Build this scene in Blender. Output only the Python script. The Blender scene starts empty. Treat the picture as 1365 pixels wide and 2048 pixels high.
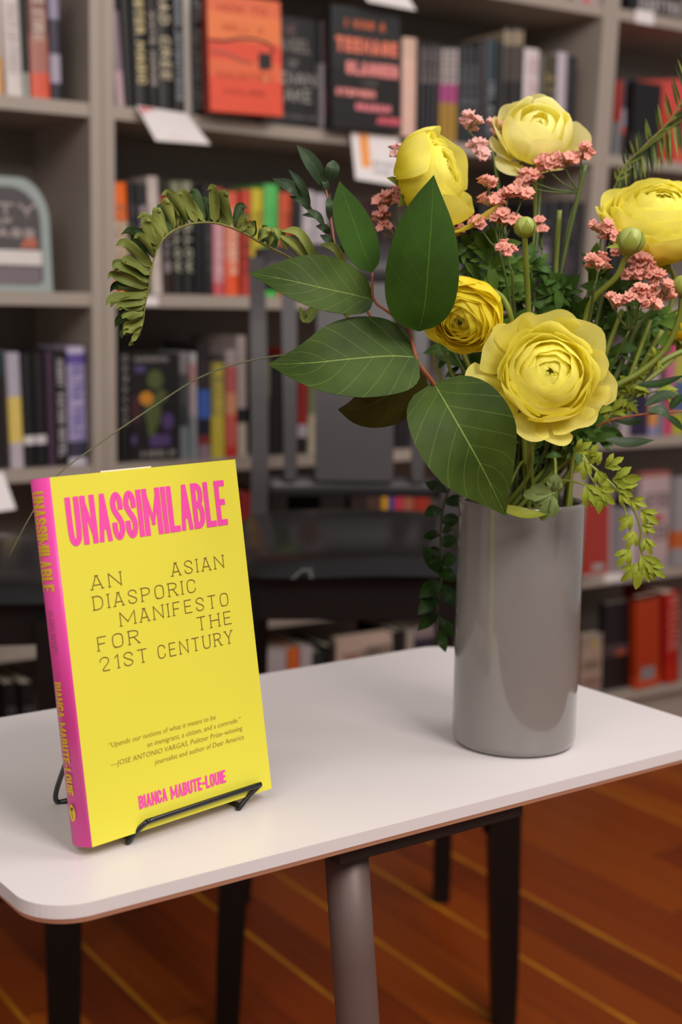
import bpy, bmesh, math, random
from mathutils import Vector, Matrix, noise
S = bpy.context.scene
COL = S.collection
rnd = random.Random(7)
R = math.radians

# ------------------------------------------------------------------ camera
CAMH = 1.05; F = 2800.0; PITCH = R(8.35); ROLL = R(.96)
cam_d = bpy.data.cameras.new('camera'); cam = bpy.data.objects.new('camera', cam_d); COL.objects.link(cam)
cam_d.sensor_fit = 'VERTICAL'; cam_d.sensor_height = 36.0; cam_d.lens = F/2048*36
_c, _s, _cp, _sp = math.cos(ROLL), math.sin(ROLL), math.cos(PITCH), math.sin(PITCH)
_M = Matrix(((_c, -_s, 0), (_s, _c, 0), (0, 0, 1))) @ Matrix(((1, 0, 0), (0, -_sp, -_cp), (0, _cp, -_sp)))
_right, _down, _fwd = _M[0], _M[1], _M[2]
cam.matrix_world = Matrix(((_right[0], -_down[0], -_fwd[0], 0), (_right[1], -_down[1], -_fwd[1], 0),
                           (_right[2], -_down[2], -_fwd[2], CAMH), (0, 0, 0, 1)))
cam_d.clip_start = .02
cam_d.dof.use_dof = True; cam_d.dof.focus_distance = .97; cam_d.dof.aperture_fstop = 5.4
S.camera = cam
S.view_settings.view_transform = 'Standard'; S.view_settings.look = 'None'
S.view_settings.gamma = 1; S.view_settings.use_curve_mapping = False
S.view_settings.exposure = 0.0

# ------------------------------------------------------------------ light
W = bpy.data.worlds.new('room_air'); S.world = W; W.use_nodes = True
W.node_tree.nodes['Background'].inputs[0].default_value = (.93, .88, .86, 1)
W.node_tree.nodes['Background'].inputs[1].default_value = .33
def area(name, loc, target, size, power, col, sy=None):
    d = bpy.data.lights.new(name, 'AREA'); d.energy = power; d.color = col
    d.shape = 'RECTANGLE'; d.size = size; d.size_y = sy or size
    o = bpy.data.objects.new(name, d); COL.objects.link(o); o.location = loc
    o.rotation_euler = (Vector(target)-Vector(loc)).to_track_quat('-Z', 'Y').to_euler(); return o
area('ceiling_lamp', (1.15, -.45, 2.55), (.1, 1.4, .8), .9, 43, (1, .93, .88))
area('ceiling_lamp', (-.8, -.9, 2.6), (-.1, 1.6, .8), 1.6, 27, (1, .93, .89), 1.2)
area('ceiling_lamp', (1.3, 1.2, 2.75), (1.3, 2.5, .8), 1.2, 30, (1, .93, .88))

# ------------------------------------------------------------------ helpers
def ray(x, y):
    return _M.transposed() @ Vector(((x-682.5)/F, (y-1024)/F, 1))
def at(x, y, Y):
    d = ray(x, y); return Vector((d.x*Y/d.y, Y, CAMH+d.z*Y/d.y))
def atz(x, y, z):
    d = ray(x, y); k = (z-CAMH)/d.z; return Vector((d.x*k, d.y*k, z))
YB = R(33.4)
BU = Vector((math.cos(YB), math.sin(YB), 0)); BN = Vector((-math.sin(YB), math.cos(YB), 0)); BD = 2.402
def onb(x, y, ins=0):                       # a point of the bookcase front (s along, z up)
    d = ray(x, y); k = (BD+ins)/d.dot(BN); q = d*k; return q.dot(BU), q.z+CAMH
def bpt(s, ins, z): return BU*s + BN*(BD+ins) + Vector((0, 0, z))
def sfx(x, z, ins):                          # s whose picture column is x at height z
    P0 = BN*(BD+ins)+Vector((0, 0, z-CAMH)); kx = (x-682.5)/F
    a = _right.dot(BU)-kx*_fwd.dot(BU); b = _right.dot(P0)-kx*_fwd.dot(P0)
    return -b/a

def lin(c):
    if isinstance(c, str):
        c = c.lstrip('#'); c = [int(c[i:i+2], 16)/255 for i in (0, 2, 4)]
    return tuple(v/12.92 if v <= .04045 else ((v+.055)/1.055)**2.4 for v in c)+(1,)
_mats = {}
def mat(name, col, rough=.5, coat=0, noise_amt=.06, nscale=40, bump=0, metal=0, trans=0, spec=.5):
    if name in _mats: return _mats[name]
    m = bpy.data.materials.new(name); m.use_nodes = True; nt = m.node_tree; n = nt.nodes; l = nt.links
    b = n['Principled BSDF']; b.inputs['Roughness'].default_value = rough; b.inputs['Metallic'].default_value = metal
    b.inputs['Specular IOR Level'].default_value = spec
    if coat: b.inputs['Coat Weight'].default_value = coat; b.inputs['Coat Roughness'].default_value = .06
    tc = n.new('ShaderNodeTexCoord'); nz = n.new('ShaderNodeTexNoise'); nz.inputs['Scale'].default_value = nscale
    nz.inputs['Detail'].default_value = 4
    l.new(tc.outputs['Object'], nz.inputs['Vector'])
    mr = n.new('ShaderNodeMapRange'); mr.inputs[3].default_value = 1-noise_amt; mr.inputs[4].default_value = 1+noise_amt
    l.new(nz.outputs[0], mr.inputs[0])
    hs = n.new('ShaderNodeHueSaturation'); hs.inputs['Color'].default_value = lin(col)
    l.new(mr.outputs[0], hs.inputs['Value']); l.new(hs.outputs[0], b.inputs['Base Color'])
    if bump:
        bp = n.new('ShaderNodeBump'); bp.inputs['Strength'].default_value = bump; bp.inputs['Distance'].default_value = .001
        l.new(nz.outputs[0], bp.inputs['Height']); l.new(bp.outputs[0], b.inputs['Normal'])
    if trans:
        t = n.new('ShaderNodeBsdfTranslucent'); mx = n.new('ShaderNodeMixShader'); mx.inputs[0].default_value = trans
        l.new(hs.outputs[0], t.inputs[0]); l.new(b.outputs[0], mx.inputs[1]); l.new(t.outputs[0], mx.inputs[2])
        l.new(mx.outputs[0], n['Material Output'].inputs[0])
    _mats[name] = m; return m
def deepen(c):
    c = c.lstrip('#'); v = [int(c[i:i+2], 16) for i in (0, 2, 4)]
    k = .66 if max(v) < 120 else 1
    return '#%02x%02x%02x' % tuple(int(q*k) for q in v)
def bands(cols, axis='Z', rough=.42, horizontal_noise=.05):
    cols = [(a, deepen(c)) for a, c in cols]
    """paper printed in bands from bottom to top: [(stop, colour), ...]"""
    key = 'print_'+str(cols)+axis
    if key in _mats: return _mats[key]
    m = bpy.data.materials.new('printed_jacket'); m.use_nodes = True; n = m.node_tree.nodes; l = m.node_tree.links
    b = n['Principled BSDF']; b.inputs['Roughness'].default_value = rough
    tc = n.new('ShaderNodeTexCoord'); sp = n.new('ShaderNodeSeparateXYZ'); l.new(tc.outputs['Generated'], sp.inputs[0])
    r = n.new('ShaderNodeValToRGB'); r.color_ramp.interpolation = 'CONSTANT'; e = r.color_ramp.elements
    e[0].position = 0; e[0].color = lin(cols[0][1])
    if len(cols) > 1:
        e[1].position = cols[1][0]; e[1].color = lin(cols[1][1])
        for st, c in cols[2:]: x = e.new(st); x.color = lin(c)
    else: e[1].color = lin(cols[0][1])
    nz = n.new('ShaderNodeTexNoise'); nz.inputs['Scale'].default_value = 60; l.new(tc.outputs['Object'], nz.inputs['Vector'])
    mr = n.new('ShaderNodeMapRange'); mr.inputs[3].default_value = .9; mr.inputs[4].default_value = 1.1; l.new(nz.outputs[0], mr.inputs[0])
    hs = n.new('ShaderNodeHueSaturation'); l.new(r.outputs[0], hs.inputs['Color']); l.new(mr.outputs[0], hs.inputs['Value'])
    l.new(sp.outputs[axis], r.inputs[0]); l.new(hs.outputs[0], b.inputs['Base Color'])
    _mats[key] = m; return m

def link_mesh(name, me, m, parent=None):
    for mm in (m if isinstance(m, (list, tuple)) else [m]): me.materials.append(mm)
    o = bpy.data.objects.new(name, me); COL.objects.link(o)
    if parent: o.parent = parent
    return o
def obj(name, bm, m, parent=None, smooth=False, recalc=True):
    me = bpy.data.meshes.new(name)
    if recalc: bmesh.ops.recalc_face_normals(bm, faces=bm.faces)
    bm.to_mesh(me); bm.free()
    if smooth:
        for p in me.polygons: p.use_smooth = True
    return link_mesh(name, me, m, parent)
def tag(o, label, cat, group=None):
    o['label'] = label; o['category'] = cat
    if group: o['group'] = group
    return o
def thing(name, label, cat, loc=(0, 0, 0), rz=0, group=None):
    o = bpy.data.objects.new(name, None); COL.objects.link(o); o.location = loc; o.rotation_euler = (0, 0, rz)
    o.empty_display_size = .05; return tag(o, label, cat, group)
def box(bm, x0, x1, y0, y1, z0, z1, bev=0, mi=0):
    vs = [bm.verts.new((x, y, z)) for x in (x0, x1) for y in (y0, y1) for z in (z0, z1)]
    fs = [bm.faces.new([vs[i] for i in q]) for q in ((0, 1, 3, 2), (4, 6, 7, 5), (0, 4, 5, 1), (2, 3, 7, 6), (0, 2, 6, 4), (1, 5, 7, 3))]
    for f in fs: f.material_index = mi
    if bev:
        es = list({e for f in fs for e in f.edges})
        bmesh.ops.bevel(bm, geom=es, offset=bev, segments=2, affect='EDGES', profile=.7)
    return vs
def catmull(pts, n=6):
    P = [Vector(p) for p in pts]
    if len(P) < 3: return [P[0].lerp(P[-1], i/n) for i in range(n+1)]
    out = []
    for i in range(len(P)-1):
        p0 = P[i-1] if i else P[0]*2-P[1]; p1, p2 = P[i], P[i+1]; p3 = P[i+2] if i+2 < len(P) else P[-1]*2-P[-2]
        for k in range(n):
            t = k/n
            out.append(.5*((2*p1)+(-p0+p2)*t+(2*p0-5*p1+4*p2-p3)*t*t+(-p0+3*p1-3*p2+p3)*t**3))
    out.append(P[-1]); return out
def tube(bm, pts, r, seg=8, cap=True):
    """r: number or list matching pts"""
    N = len(pts); rr = r if isinstance(r, (list, tuple)) else [r]*N
    up = Vector((.3, .2, 1)); rings = []
    for i, p in enumerate(pts):
        t = (pts[min(i+1, N-1)]-pts[max(i-1, 0)])
        if t.length < 1e-9: t = Vector((0, 0, 1))
        t.normalize(); a = up.cross(t)
        if a.length < .05: a = Vector((1, 0, 0)).cross(t)
        a.normalize(); b = t.cross(a); up = b.cross(t)*-1 if False else up
        rings.append([bm.verts.new(p+(a*math.cos(2*math.pi*k/seg)+b*math.sin(2*math.pi*k/seg))*rr[i]) for k in range(seg)])
    for i in range(N-1):
        for k in range(seg):
            bm.faces.new((rings[i][k], rings[i][(k+1) % seg], rings[i+1][(k+1) % seg], rings[i+1][k]))
    if cap: bm.faces.new(rings[0][::-1]); bm.faces.new(rings[-1])
def curve_tube(bm, pts, r0, r1=None, seg=8, n=6):
    P = catmull(pts, n); r1 = r0 if r1 is None else r1
    tube(bm, P, [r0+(r1-r0)*i/(len(P)-1) for i in range(len(P))], seg)
def lathe(bm, prof, seg=64):
    rings = [[bm.verts.new((r*math.cos(2*math.pi*k/seg), r*math.sin(2*math.pi*k/seg), z)) for k in range(seg)] if r > 1e-6
             else [bm.verts.new((0, 0, z))] for r, z in prof]
    for a, b in zip(rings, rings[1:]):
        for k in range(seg):
            k2 = (k+1) % seg
            if len(a) == 1 and len(b) > 1: bm.faces.new((a[0], b[k], b[k2]))
            elif len(b) == 1 and len(a) > 1: bm.faces.new((a[k], a[k2], b[0]))
            elif len(a) > 1: bm.faces.new((a[k], a[k2], b[k2], b[k]))
def prism(bm, poly, z0, z1, mi=0):
    a = [bm.verts.new((x, y, z0)) for x, y in poly]; b = [bm.verts.new((x, y, z1)) for x, y in poly]; n = len(poly)
    bm.faces.new(a[::-1]); bm.faces.new(b)
    for i in range(n):
        f = bm.faces.new((a[i], a[(i+1) % n], b[(i+1) % n], b[i])); f.material_index = mi
    return a, b
def rrect(x0, x1, y0, y1, r, n=8):
    out = []
    for cx, cy, a0 in ((x1-r, y1-r, 0), (x0+r, y1-r, 90), (x0+r, y0+r, 180), (x1-r, y0+r, 270)):
        for i in range(n+1):
            a = R(a0+90*i/n); out.append((cx+r*math.cos(a), cy+r*math.sin(a)))
    return out

# ------------------------------------------------------------------ lettering (our own stroke alphabet)
def rb(x0, y0, x1, y1):      # bowl to the right
    w = x1-x0; return [(x0, y1), (x0+w*.6, y1), (x1, y1-(y1-y0)*.22), (x1, y0+(y1-y0)*.22), (x0+w*.6, y0), (x0, y0)]
_O = [(.3, 0), (0, .14), (0, .86), (.3, 1), (.7, 1), (1, .86), (1, .14), (.7, 0), (.3, 0)]
GL = {'A': (1, [[(0, 0), (.46, 1)], [(.54, 1), (1, 0)], [(.2, .3), (.8, .3)]]), 'B': (.95, [[(0, 0), (0, 1)], rb(0, .53, .95, 1), rb(0, 0, 1, .53)]),
 'C': (.95, [[(1, .72), (1, .86), (.7, 1), (.3, 1), (0, .86), (0, .14), (.3, 0), (.7, 0), (1, .14), (1, .28)]]),
 'D': (1, [[(0, 0), (0, 1)], rb(0, 0, 1, 1)]), 'E': (.82, [[(1, 1), (0, 1), (0, 0), (1, 0)], [(0, .52), (.85, .52)]]),
 'F': (.8, [[(1, 1), (0, 1), (0, 0)], [(0, .5), (.8, .5)]]), 'G': (1, [[(1, .75), (1, .86), (.7, 1), (.3, 1), (0, .86), (0, .14), (.3, 0), (.7, 0), (1, .14), (1, .45), (.6, .45)]]),
 'H': (1, [[(0, 0), (0, 1)], [(1, 0), (1, 1)], [(0, .52), (1, .52)]]), 'I': (.0, [[(.5, 0), (.5, 1)]]),
 'J': (.8, [[(1, 1), (1, .14), (.7, 0), (.3, 0), (0, .14), (0, .3)]]), 'K': (1, [[(0, 0), (0, 1)], [(1, 1), (0, .4)], [(.3, .58), (1, 0)]]),
 'L': (.8, [[(0, 1), (0, 0), (1, 0)]]), 'M': (1.7, [[(0, 0), (0, 1), (.5, .25), (1, 1), (1, 0)]]), 'N': (1.12, [[(0, 0), (0, 1), (1, 0), (1, 1)]]),
 'O': (1, [_O]), 'P': (.92, [[(0, 0), (0, 1)], rb(0, .45, 1, 1)]), 'Q': (1, [_O, [(.6, .25), (1, -.05)]]),
 'R': (.98, [[(0, 0), (0, 1)], rb(0, .5, .95, 1), [(.5, .5), (1, 0)]]),
 'S': (.9, [[(1, .72), (1, .86), (.7, 1), (.3, 1), (0, .86), (0, .66), (1, .36), (1, .14), (.7, 0), (.3, 0), (0, .14), (0, .28)]]),
 'T': (.95, [[(0, 1), (1, 1)], [(.5, 1), (.5, 0)]]), 'U': (1, [[(0, 1), (0, .14), (.3, 0), (.7, 0), (1, .14), (1, 1)]]),
 'V': (1, [[(0, 1), (.5, 0), (1, 1)]]), 'W': (1.4, [[(0, 1), (.25, 0), (.5, .8), (.75, 0), (1, 1)]]), 'X': (1, [[(0, 0), (1, 1)], [(0, 1), (1, 0)]]),
 'Y': (1, [[(0, 1), (.5, .45), (1, 1)], [(.5, .45), (.5, 0)]]), 'Z': (.9, [[(0, 1), (1, 1), (0, 0), (1, 0)]]),
 '1': (.35, [[(0, .8), (1, 1), (1, 0)]]), '2': (.9, [[(0, .72), (0, .86), (.3, 1), (.7, 1), (1, .86), (1, .6), (0, 0), (1, 0)]]),
 '-': (.5, [[(0, .45), (1, .45)]]), '.': (.05, [[(.4, 0), (.6, .04)]]), "'": (.05, [[(.5, 1), (.5, .8)]]), '&': (1, [_O])}
_lift = [0]
def chaikin(P):
    cl = abs(P[0][0]-P[-1][0])+abs(P[0][1]-P[-1][1]) < 1e-9
    for _ in range(2):
        Q = [] if cl else [P[0]]
        for i in range(len(P)-1):
            (ax, ay), (bx, by) = P[i], P[i+1]
            if cl or i > 0: Q.append((ax*.75+bx*.25, ay*.75+by*.25))
            if cl or i < len(P)-2: Q.append((ax*.25+bx*.75, ay*.25+by*.75))
        Q.append(Q[0] if cl else P[-1]); P = Q
    return P
def strip(bm, P, hw, ext, f, clamp=None):
    if clamp:
        g = f; f = lambda q: g(Vector((q.x, min(clamp[1], max(clamp[0], q.y)), q.z)))
        cut = [i for i in range(1, len(P)-1) if (Vector(P[i])-Vector(P[i-1])).normalized().dot((Vector(P[i+1])-Vector(P[i])).normalized()) < .1]
        if len(P) == 2 and abs(P[0][0]-P[1][0]) > hw*.4 and abs(P[0][1]-P[1][1]) > hw: hw *= .86
        if cut:
            idx = [0]+cut+[len(P)-1]
            for a, b in zip(idx, idx[1:]):
                dg = b == a+1 and abs(P[a][0]-P[b][0]) > hw*.4 and abs(P[a][1]-P[b][1]) > hw
                strip(bm, P[a:b+1], hw*(.66 if dg else 1), ext, f)
            return
    _lift[0] = (_lift[0]+1) % 12; lz = _lift[0]*6e-6
    P = [Vector((a, b, 0)) for a, b in P]
    closed = (P[0]-P[-1]).length < 1e-6
    n = len(P); L = []
    for i in range(n):
        if closed and i in (0, n-1): d0 = (P[-1]-P[-2]).normalized(); d1 = (P[1]-P[0]).normalized()
        else:
            d1 = (P[i+1]-P[i]).normalized() if i < n-1 else (P[i]-P[i-1]).normalized()
            d0 = (P[i]-P[i-1]).normalized() if i else d1
        n0 = Vector((-d0.y, d0.x, 0)); n1 = Vector((-d1.y, d1.x, 0)); m = n0+n1
        m = m.normalized() if m.length > .05 else n0
        k = hw/max(.45, m.dot(n1)); q = P[i].copy()
        if not closed and i == 0: q -= d1*ext
        if not closed and i == n-1: q += d0*ext
        A = f(q+m*k); B = f(q-m*k)
        L.append((A, B))
    if len(L) > 1:
        nn = (L[1][0]-L[0][0]).cross(L[0][1]-L[0][0])
        if nn.length > 0:
            nn.normalize(); nn = -nn if nn.y > 0 or (abs(nn.y) < .02 and nn.x > 0) else nn
            L = [(a+nn*lz, b+nn*lz) for a, b in L]
    V = [(bm.verts.new(a), bm.verts.new(b)) for a, b in L]
    for i in range(n-1): bm.faces.new((V[i][0], V[i][1], V[i+1][1], V[i+1][0]))
def letters(bm, text, x0, x1, y0, y1, hw, f, gap=.16, space=.5, serif=0, heavyw=False):
    """fit text to the box; f maps (x,y,0) of the face to 3-D"""
    H = y1-y0; unit = .6
    def wid(c): return space if c == ' ' else max(GL[c][0]*unit, 0)
    tot = sum(wid(c) for c in text); ng = len(text)-1
    k = (x1-x0-len([c for c in text if c != ' '])*2*hw)/(tot+ng*gap) if tot+ng*gap else 1
    x = x0
    for c in text:
        if c == ' ': x += (space+gap)*k; continue
        w = GL[c][0]*unit*k
        for pl in GL[c][1]:
            Q = [(x+hw+px*w, y0+hw+py*(H-2*hw)) for px, py in pl]
            Qs = chaikin(Q) if len(Q) >= 6 else Q
            strip(bm, Qs, hw, hw*.98, f, (y0, y1) if heavyw else None)
            if serif:
                for e in (Q[0], Q[-1]):
                    if abs(e[1]-y0-hw) < 1e-7 or abs(e[1]-y1+hw) < 1e-7:
                        nb = Q[1] if e == Q[0] else Q[-2]
                        if abs(nb[1]-e[1]) > 1e-6: strip(bm, [(e[0]-serif, e[1]), (e[0]+serif, e[1])], hw*.8, 0, f)
        x += w+2*hw+gap*k

# ------------------------------------------------------------------ setting
def floor_mat():
    m = bpy.data.materials.new('wood_floor'); m.use_nodes = True; n = m.node_tree.nodes; l = m.node_tree.links
    b = n['Principled BSDF']; b.inputs['Roughness'].default_value = .38; b.inputs['Specular IOR Level'].default_value = .25
    tc = n.new('ShaderNodeTexCoord'); sp = n.new('ShaderNodeSeparateXYZ'); l.new(tc.outputs['Object'], sp.inputs[0])
    def mth(op, a, v=None, bb=None):
        x = n.new('ShaderNodeMath'); x.operation = op
        if isinstance(a, float): x.inputs[0].default_value = a
        else: l.new(a, x.inputs[0])
        if v is not None: x.inputs[1].default_value = v
        if bb is not None: l.new(bb, x.inputs[1])
        return x.outputs[0]
    col = mth('DIVIDE', sp.outputs[0], .085); idx = mth('FLOOR', col); fr = mth('FRACT', col)
    wn = n.new('ShaderNodeTexWhiteNoise'); wn.noise_dimensions = '1D'; l.new(idx, wn.inputs['W'])
    off = mth('MULTIPLY', wn.outputs[0], 3.1); yy = mth('DIVIDE', mth('ADD', sp.outputs[1], bb=off), 1.3); iy = mth('FLOOR', yy); fy = mth('FRACT', yy)
    wn2 = n.new('ShaderNodeTexWhiteNoise'); wn2.noise_dimensions = '2D'; cb = n.new('ShaderNodeCombineXYZ'); l.new(idx, cb.inputs[0]); l.new(iy, cb.inputs[1]); l.new(cb.outputs[0], wn2.inputs['Vector'])
    mp = n.new('ShaderNodeMapping'); mp.inputs['Scale'].default_value = (60, 3, 1); l.new(tc.outputs['Object'], mp.inputs[0])
    nz = n.new('ShaderNodeTexNoise'); nz.inputs['Scale'].default_value = 1; nz.inputs['Detail'].default_value = 6; l.new(mp.outputs[0], nz.inputs['Vector'])
    rp = n.new('ShaderNodeValToRGB'); e = rp.color_ramp.elements
    e[0].color = lin('#4a1f08'); e[1].color = lin('#c8781c'); e[1].position = 1; x = e.new(.3); x.color = lin('#782f0a'); x = e.new(.72); x.color = lin('#8c400a'); x = e.new(.88); x.color = lin('#a85a10')
    mix = mth('ADD', mth('MULTIPLY', wn2.outputs[0], .62), bb=mth('MULTIPLY', nz.outputs[0], .4)); l.new(mix, rp.inputs[0])
    g = mth('MINIMUM', mth('GREATER_THAN', fr, .018), bb=mth('GREATER_THAN', fy, .002))
    mx = n.new('ShaderNodeMix'); mx.data_type = 'RGBA'; l.new(g, mx.inputs[0]); mx.inputs[6].default_value = lin('#1c0b05'); l.new(rp.outputs[0], mx.inputs[7])
    # pale worn seams on some boards
    sm = mth('MULTIPLY', mth('LESS_THAN', fr, .10), bb=mth('GREATER_THAN', wn.outputs[0], .52))
    nb_ = n.new('ShaderNodeTexNoise'); nb_.inputs['Scale'].default_value = 5; nb_.inputs['Detail'].default_value = 3; l.new(tc.outputs['Object'], nb_.inputs['Vector'])
    sm2 = mth('MULTIPLY', mth('MULTIPLY', sm, bb=mth('POWER', nb_.outputs[0], 1.6)), 1.5)
    my = n.new('ShaderNodeMix'); my.data_type = 'RGBA'; l.new(sm2, my.inputs[0]); l.new(mx.outputs[2], my.inputs[6]); my.inputs[7].default_value = lin('#d08c1e')
    l.new(my.outputs[2], b.inputs['Base Color'])
    bp = n.new('ShaderNodeBump'); bp.inputs['Strength'].default_value = .25; bp.inputs['Distance'].default_value = .001; l.new(nz.outputs[0], bp.inputs['Height']); l.new(bp.outputs[0], b.inputs['Normal'])
    return m
bm = bmesh.new(); box(bm, -3.2, 4.6, -4.2, 2.78, -.05, 0)
fl = obj('floor', bm, floor_mat()); fl.rotation_euler.z = YB; fl['kind'] = 'structure'
bm = bmesh.new(); box(bm, -3.2, 4.6, 2.71, 2.78, 0, 3.1)
wb = obj('wall_back', bm, mat('wall_paint', '#8d847b', .8)); wb.rotation_euler.z = YB; wb['kind'] = 'structure'

# ------------------------------------------------------------------ bookcases
M_lam = mat('greige_laminate', '#a1958a', .42, noise_amt=.03, nscale=9)
SH = [1.70, 1.378, 1.043, .727, .399, .10]; ST = .024; DEP = .285
def lean(z): return .038*(z-1.6)
def bookcase(label, s0, s1, l0, l1):
    t = thing('bookcase', label, 'bookcase', bpt(s0, 0, 0), YB, 'grey laminate bookcases side by side')
    def panel(name, a0, w, k):
        b = bmesh.new(); vs = box(b, a0, a0+w, 0, DEP, 0, 2.3)
        if k:
            for v in vs: v.co.x += lean(v.co.z)
        return obj(name, b, M_lam, t)
    wd = s1-s0-.0016; pw = .0225
    panel('side_panel', 0, pw, l0); panel('side_panel', wd-pw, pw, l1)
    for z in SH+[2.03, 2.27]:
        b = bmesh.new(); n = 12; P = []
        xa = pw+(lean(z) if l0 else 0); xb = wd-pw+(lean(z) if l1 else 0)
        for i in range(n+1):
            u = i/n; x = xa+(xb-xa)*u; sag = .007*math.sin(math.pi*u) if abs(z-1.378) < .01 and wd > .8 and l1 else 0
            P.append([b.verts.new(q) for q in ((x, .004, z-sag), (x, .004, z+ST-sag), (x, DEP-.006, z+ST-sag), (x, DEP-.006, z-sag))])
        for i in range(n):
            for k in range(4): b.faces.new((P[i][k], P[i][(k+1) % 4], P[i+1][(k+1) % 4], P[i+1][k]))
        b.faces.new(P[0]); b.faces.new(P[-1][::-1]); obj('shelf', b, M_lam, t)
    def shear(vs, a, c):
        for v in vs:
            if v.co.x < wd/2: v.co.x += lean(v.co.z) if a else 0
            else: v.co.x += lean(v.co.z) if c else 0
    b = bmesh.new(); shear(box(b, pw, wd-pw, DEP-.006, DEP, .0, 2.3), l0, l1); obj('back_panel', b, mat('back_board', '#7c736a', .55), t)
    b = bmesh.new(); shear(box(b, pw, wd-pw, .03, .045, 0, .10), l0, l1); obj('kick_board', b, M_lam, t)
    return t
bookcase('grey bookcase at the left edge, holding the arched pale cover', -.166, 1.0575, 0, 0)
bookcase('wide grey bookcase in the middle, behind the black slatted chair', 1.0575, 2.2845, 0, 1)
bookcase('grey bookcase at the right edge, behind the trailing greenery', 2.2845, 3.51, 1, 0)

# ------------------------------------------------------------------ shelf books
M_page = mat('page_paper', '#d9cdb8', .8, noise_amt=.08, nscale=150)
def book_root(label, cat, s, ins, z, tilt, yaw=0, group=None, name='book'):
    t = thing(name, label, cat, bpt(s, ins, z), 0, group)
    t.rotation_mode = 'XYZ'; t.rotation_euler = (0, R(tilt), YB+R(yaw)); return t
def cover_mesh(w, d, h, th):
    """case: spine on the front (-y), boards on both sides, open to the back"""
    b = bmesh.new(); bt = min(.0022, w*.16)
    out = [(0, .004), (w*.12, .0012), (w*.3, 0), (w*.7, 0), (w*.88, .0012), (w, .004), (w, d), (w-bt, d), (w-bt, .006), (bt, .006), (bt, d), (0, d)]
    a = [b.verts.new((x, y, 0)) for x, y in out]; c = [b.verts.new((x, y, h)) for x, y in out]; n = len(out)
    for i in range(n): b.faces.new((a[i], a[(i+1) % n], c[(i+1) % n], c[i]))
    for q in ((a, 1), (c, 0)):
        V = q[0]
        for idx in ((0, 1, 9, 10), (10, 11, 0), (1, 2, 9), (2, 3, 8, 9), (3, 4, 8), (4, 5, 8), (5, 6, 7, 8)):
            try: b.faces.new([V[i] for i in (idx[::-1] if q[1] else idx)])
            except ValueError: pass
    return b, bt
def spine_book(x0, x1, ytop, zs, cols, label, words=None, wcol='#d8d0c4', tilt=0, ins=.018, group=None, d=.15, tspan=(.2, .8), hmin=.1, bandm=None):
    sA = sfx(x0, zs, ins); sB = sfx(x1, zs, ins); w = max(.006, sB-sA-.0008)
    h = max(hmin, onb((x0+x1)/2, ytop, ins)[1]-zs)
    t = book_root(label, 'book', sA, ins, zs+(w*math.sin(R(tilt)) if tilt > 0 else 0)+.0003, tilt, 0, group)
    b, bt = cover_mesh(w, d, h, 0)
    cv = obj('cover', b, bands(cols), t)
    b = bmesh.new(); box(b, bt, w-bt, .0062, d-.004, .003, h-.004); obj('page_block', b, M_page, t)
    if words:
        b = bmesh.new(); cw = w*.62; a0, a1 = h*tspan[0], h*tspan[1]
        # lettering runs down the spine
        letters(b, words, 0, a1-a0, -cw/2, cw/2, min(.0016, cw*.13), lambda q: Vector((w/2+q.y, -.0007, a1-q.x)), gap=.25)
        obj('title_lettering', b, mat('ink_'+wcol, wcol, .5), cv)
    return t
def cover_book(x0, x1, ytop, zs, col, label, ins=.02, tilt=0, back=3, thick=.022, marks=None, spine=None, yaw=0, ztop=None, group=None, name='book', wd=None):
    """book standing with its front cover towards the room; marks: list of (colour, fn(bm, w, h, f))"""
    sA = sfx(x0, zs, ins); sB = sfx(x1, zs, ins); w = wd or (sB-sA); h = (ztop or onb((x0+x1)/2, ytop, ins)[1])-zs
    t = book_root(label, 'book', sA, ins, zs+.0005, tilt, yaw, group, name)
    t.rotation_euler.x = -R(back)
    b = bmesh.new(); box(b, 0, w, 0, .0022, 0, h); box(b, 0, w, thick-.0022, thick, 0, h); box(b, 0, .002, .0022, thick-.0022, 0, h)
    cv = obj('cover', b, bands(col), t)
    if spine:
        b = bmesh.new(); box(b, -.0006, 0, 0, thick, .001, h-.001); obj('spine_wrap', b, mat('wrap_'+spine, spine, .5), t)
    b = bmesh.new(); box(b, .0022, w-.003, .0023, thick-.0023, .003, h-.003); obj('page_block', b, M_page, t)
    for i, (mc, fn) in enumerate(marks or []):
        for k, g in enumerate(fn if isinstance(fn, list) else [fn]):
            b = bmesh.new(); g(b, w, h, lambda q: Vector((q.x, -.0004-.00008*i-.00002*k, q.y))); obj('printed_'+('lettering' if g.__name__ != 'art' else 'artwork'), b, mat('ink_'+mc, mc, .5), cv)
    return t
def txt(words, x0, x1, y0, y1, hw=.0012, serif=0):
    def lettering(b, w, h, f): letters(b, words, x0*w, x1*w, y0*h, y1*h, hw, f, serif=serif)
    return lettering
def shape(*polys):
    def one(p):
        def art(b, w, h, f): b.faces.new([b.verts.new(f(Vector((x*w, y*h, 0)))) for x, y in p])
        return art
    return [one(p) for p in polys]
def ell(cx, cy, rx, ry, n=20): return [(cx+rx*math.cos(2*math.pi*i/n), cy+ry*math.sin(2*math.pi*i/n)) for i in range(n)]
def rc(x0, x1, y0, y1): return [(x0, y0), (x1, y0), (x1, y1), (x0, y1)]
def line(pts, hw):
    def art(b, w, h, f): strip(b, [(x*w, y*h) for x, y in pts], hw, 0, f)
    return art
ZA, ZB, ZC, ZD, ZE, Z0 = 1.402, 1.067, .751, .423, .124, 1.724
K = '#1b1a1c'
GA = 'books on the second shelf from the top of the picture'
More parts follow.
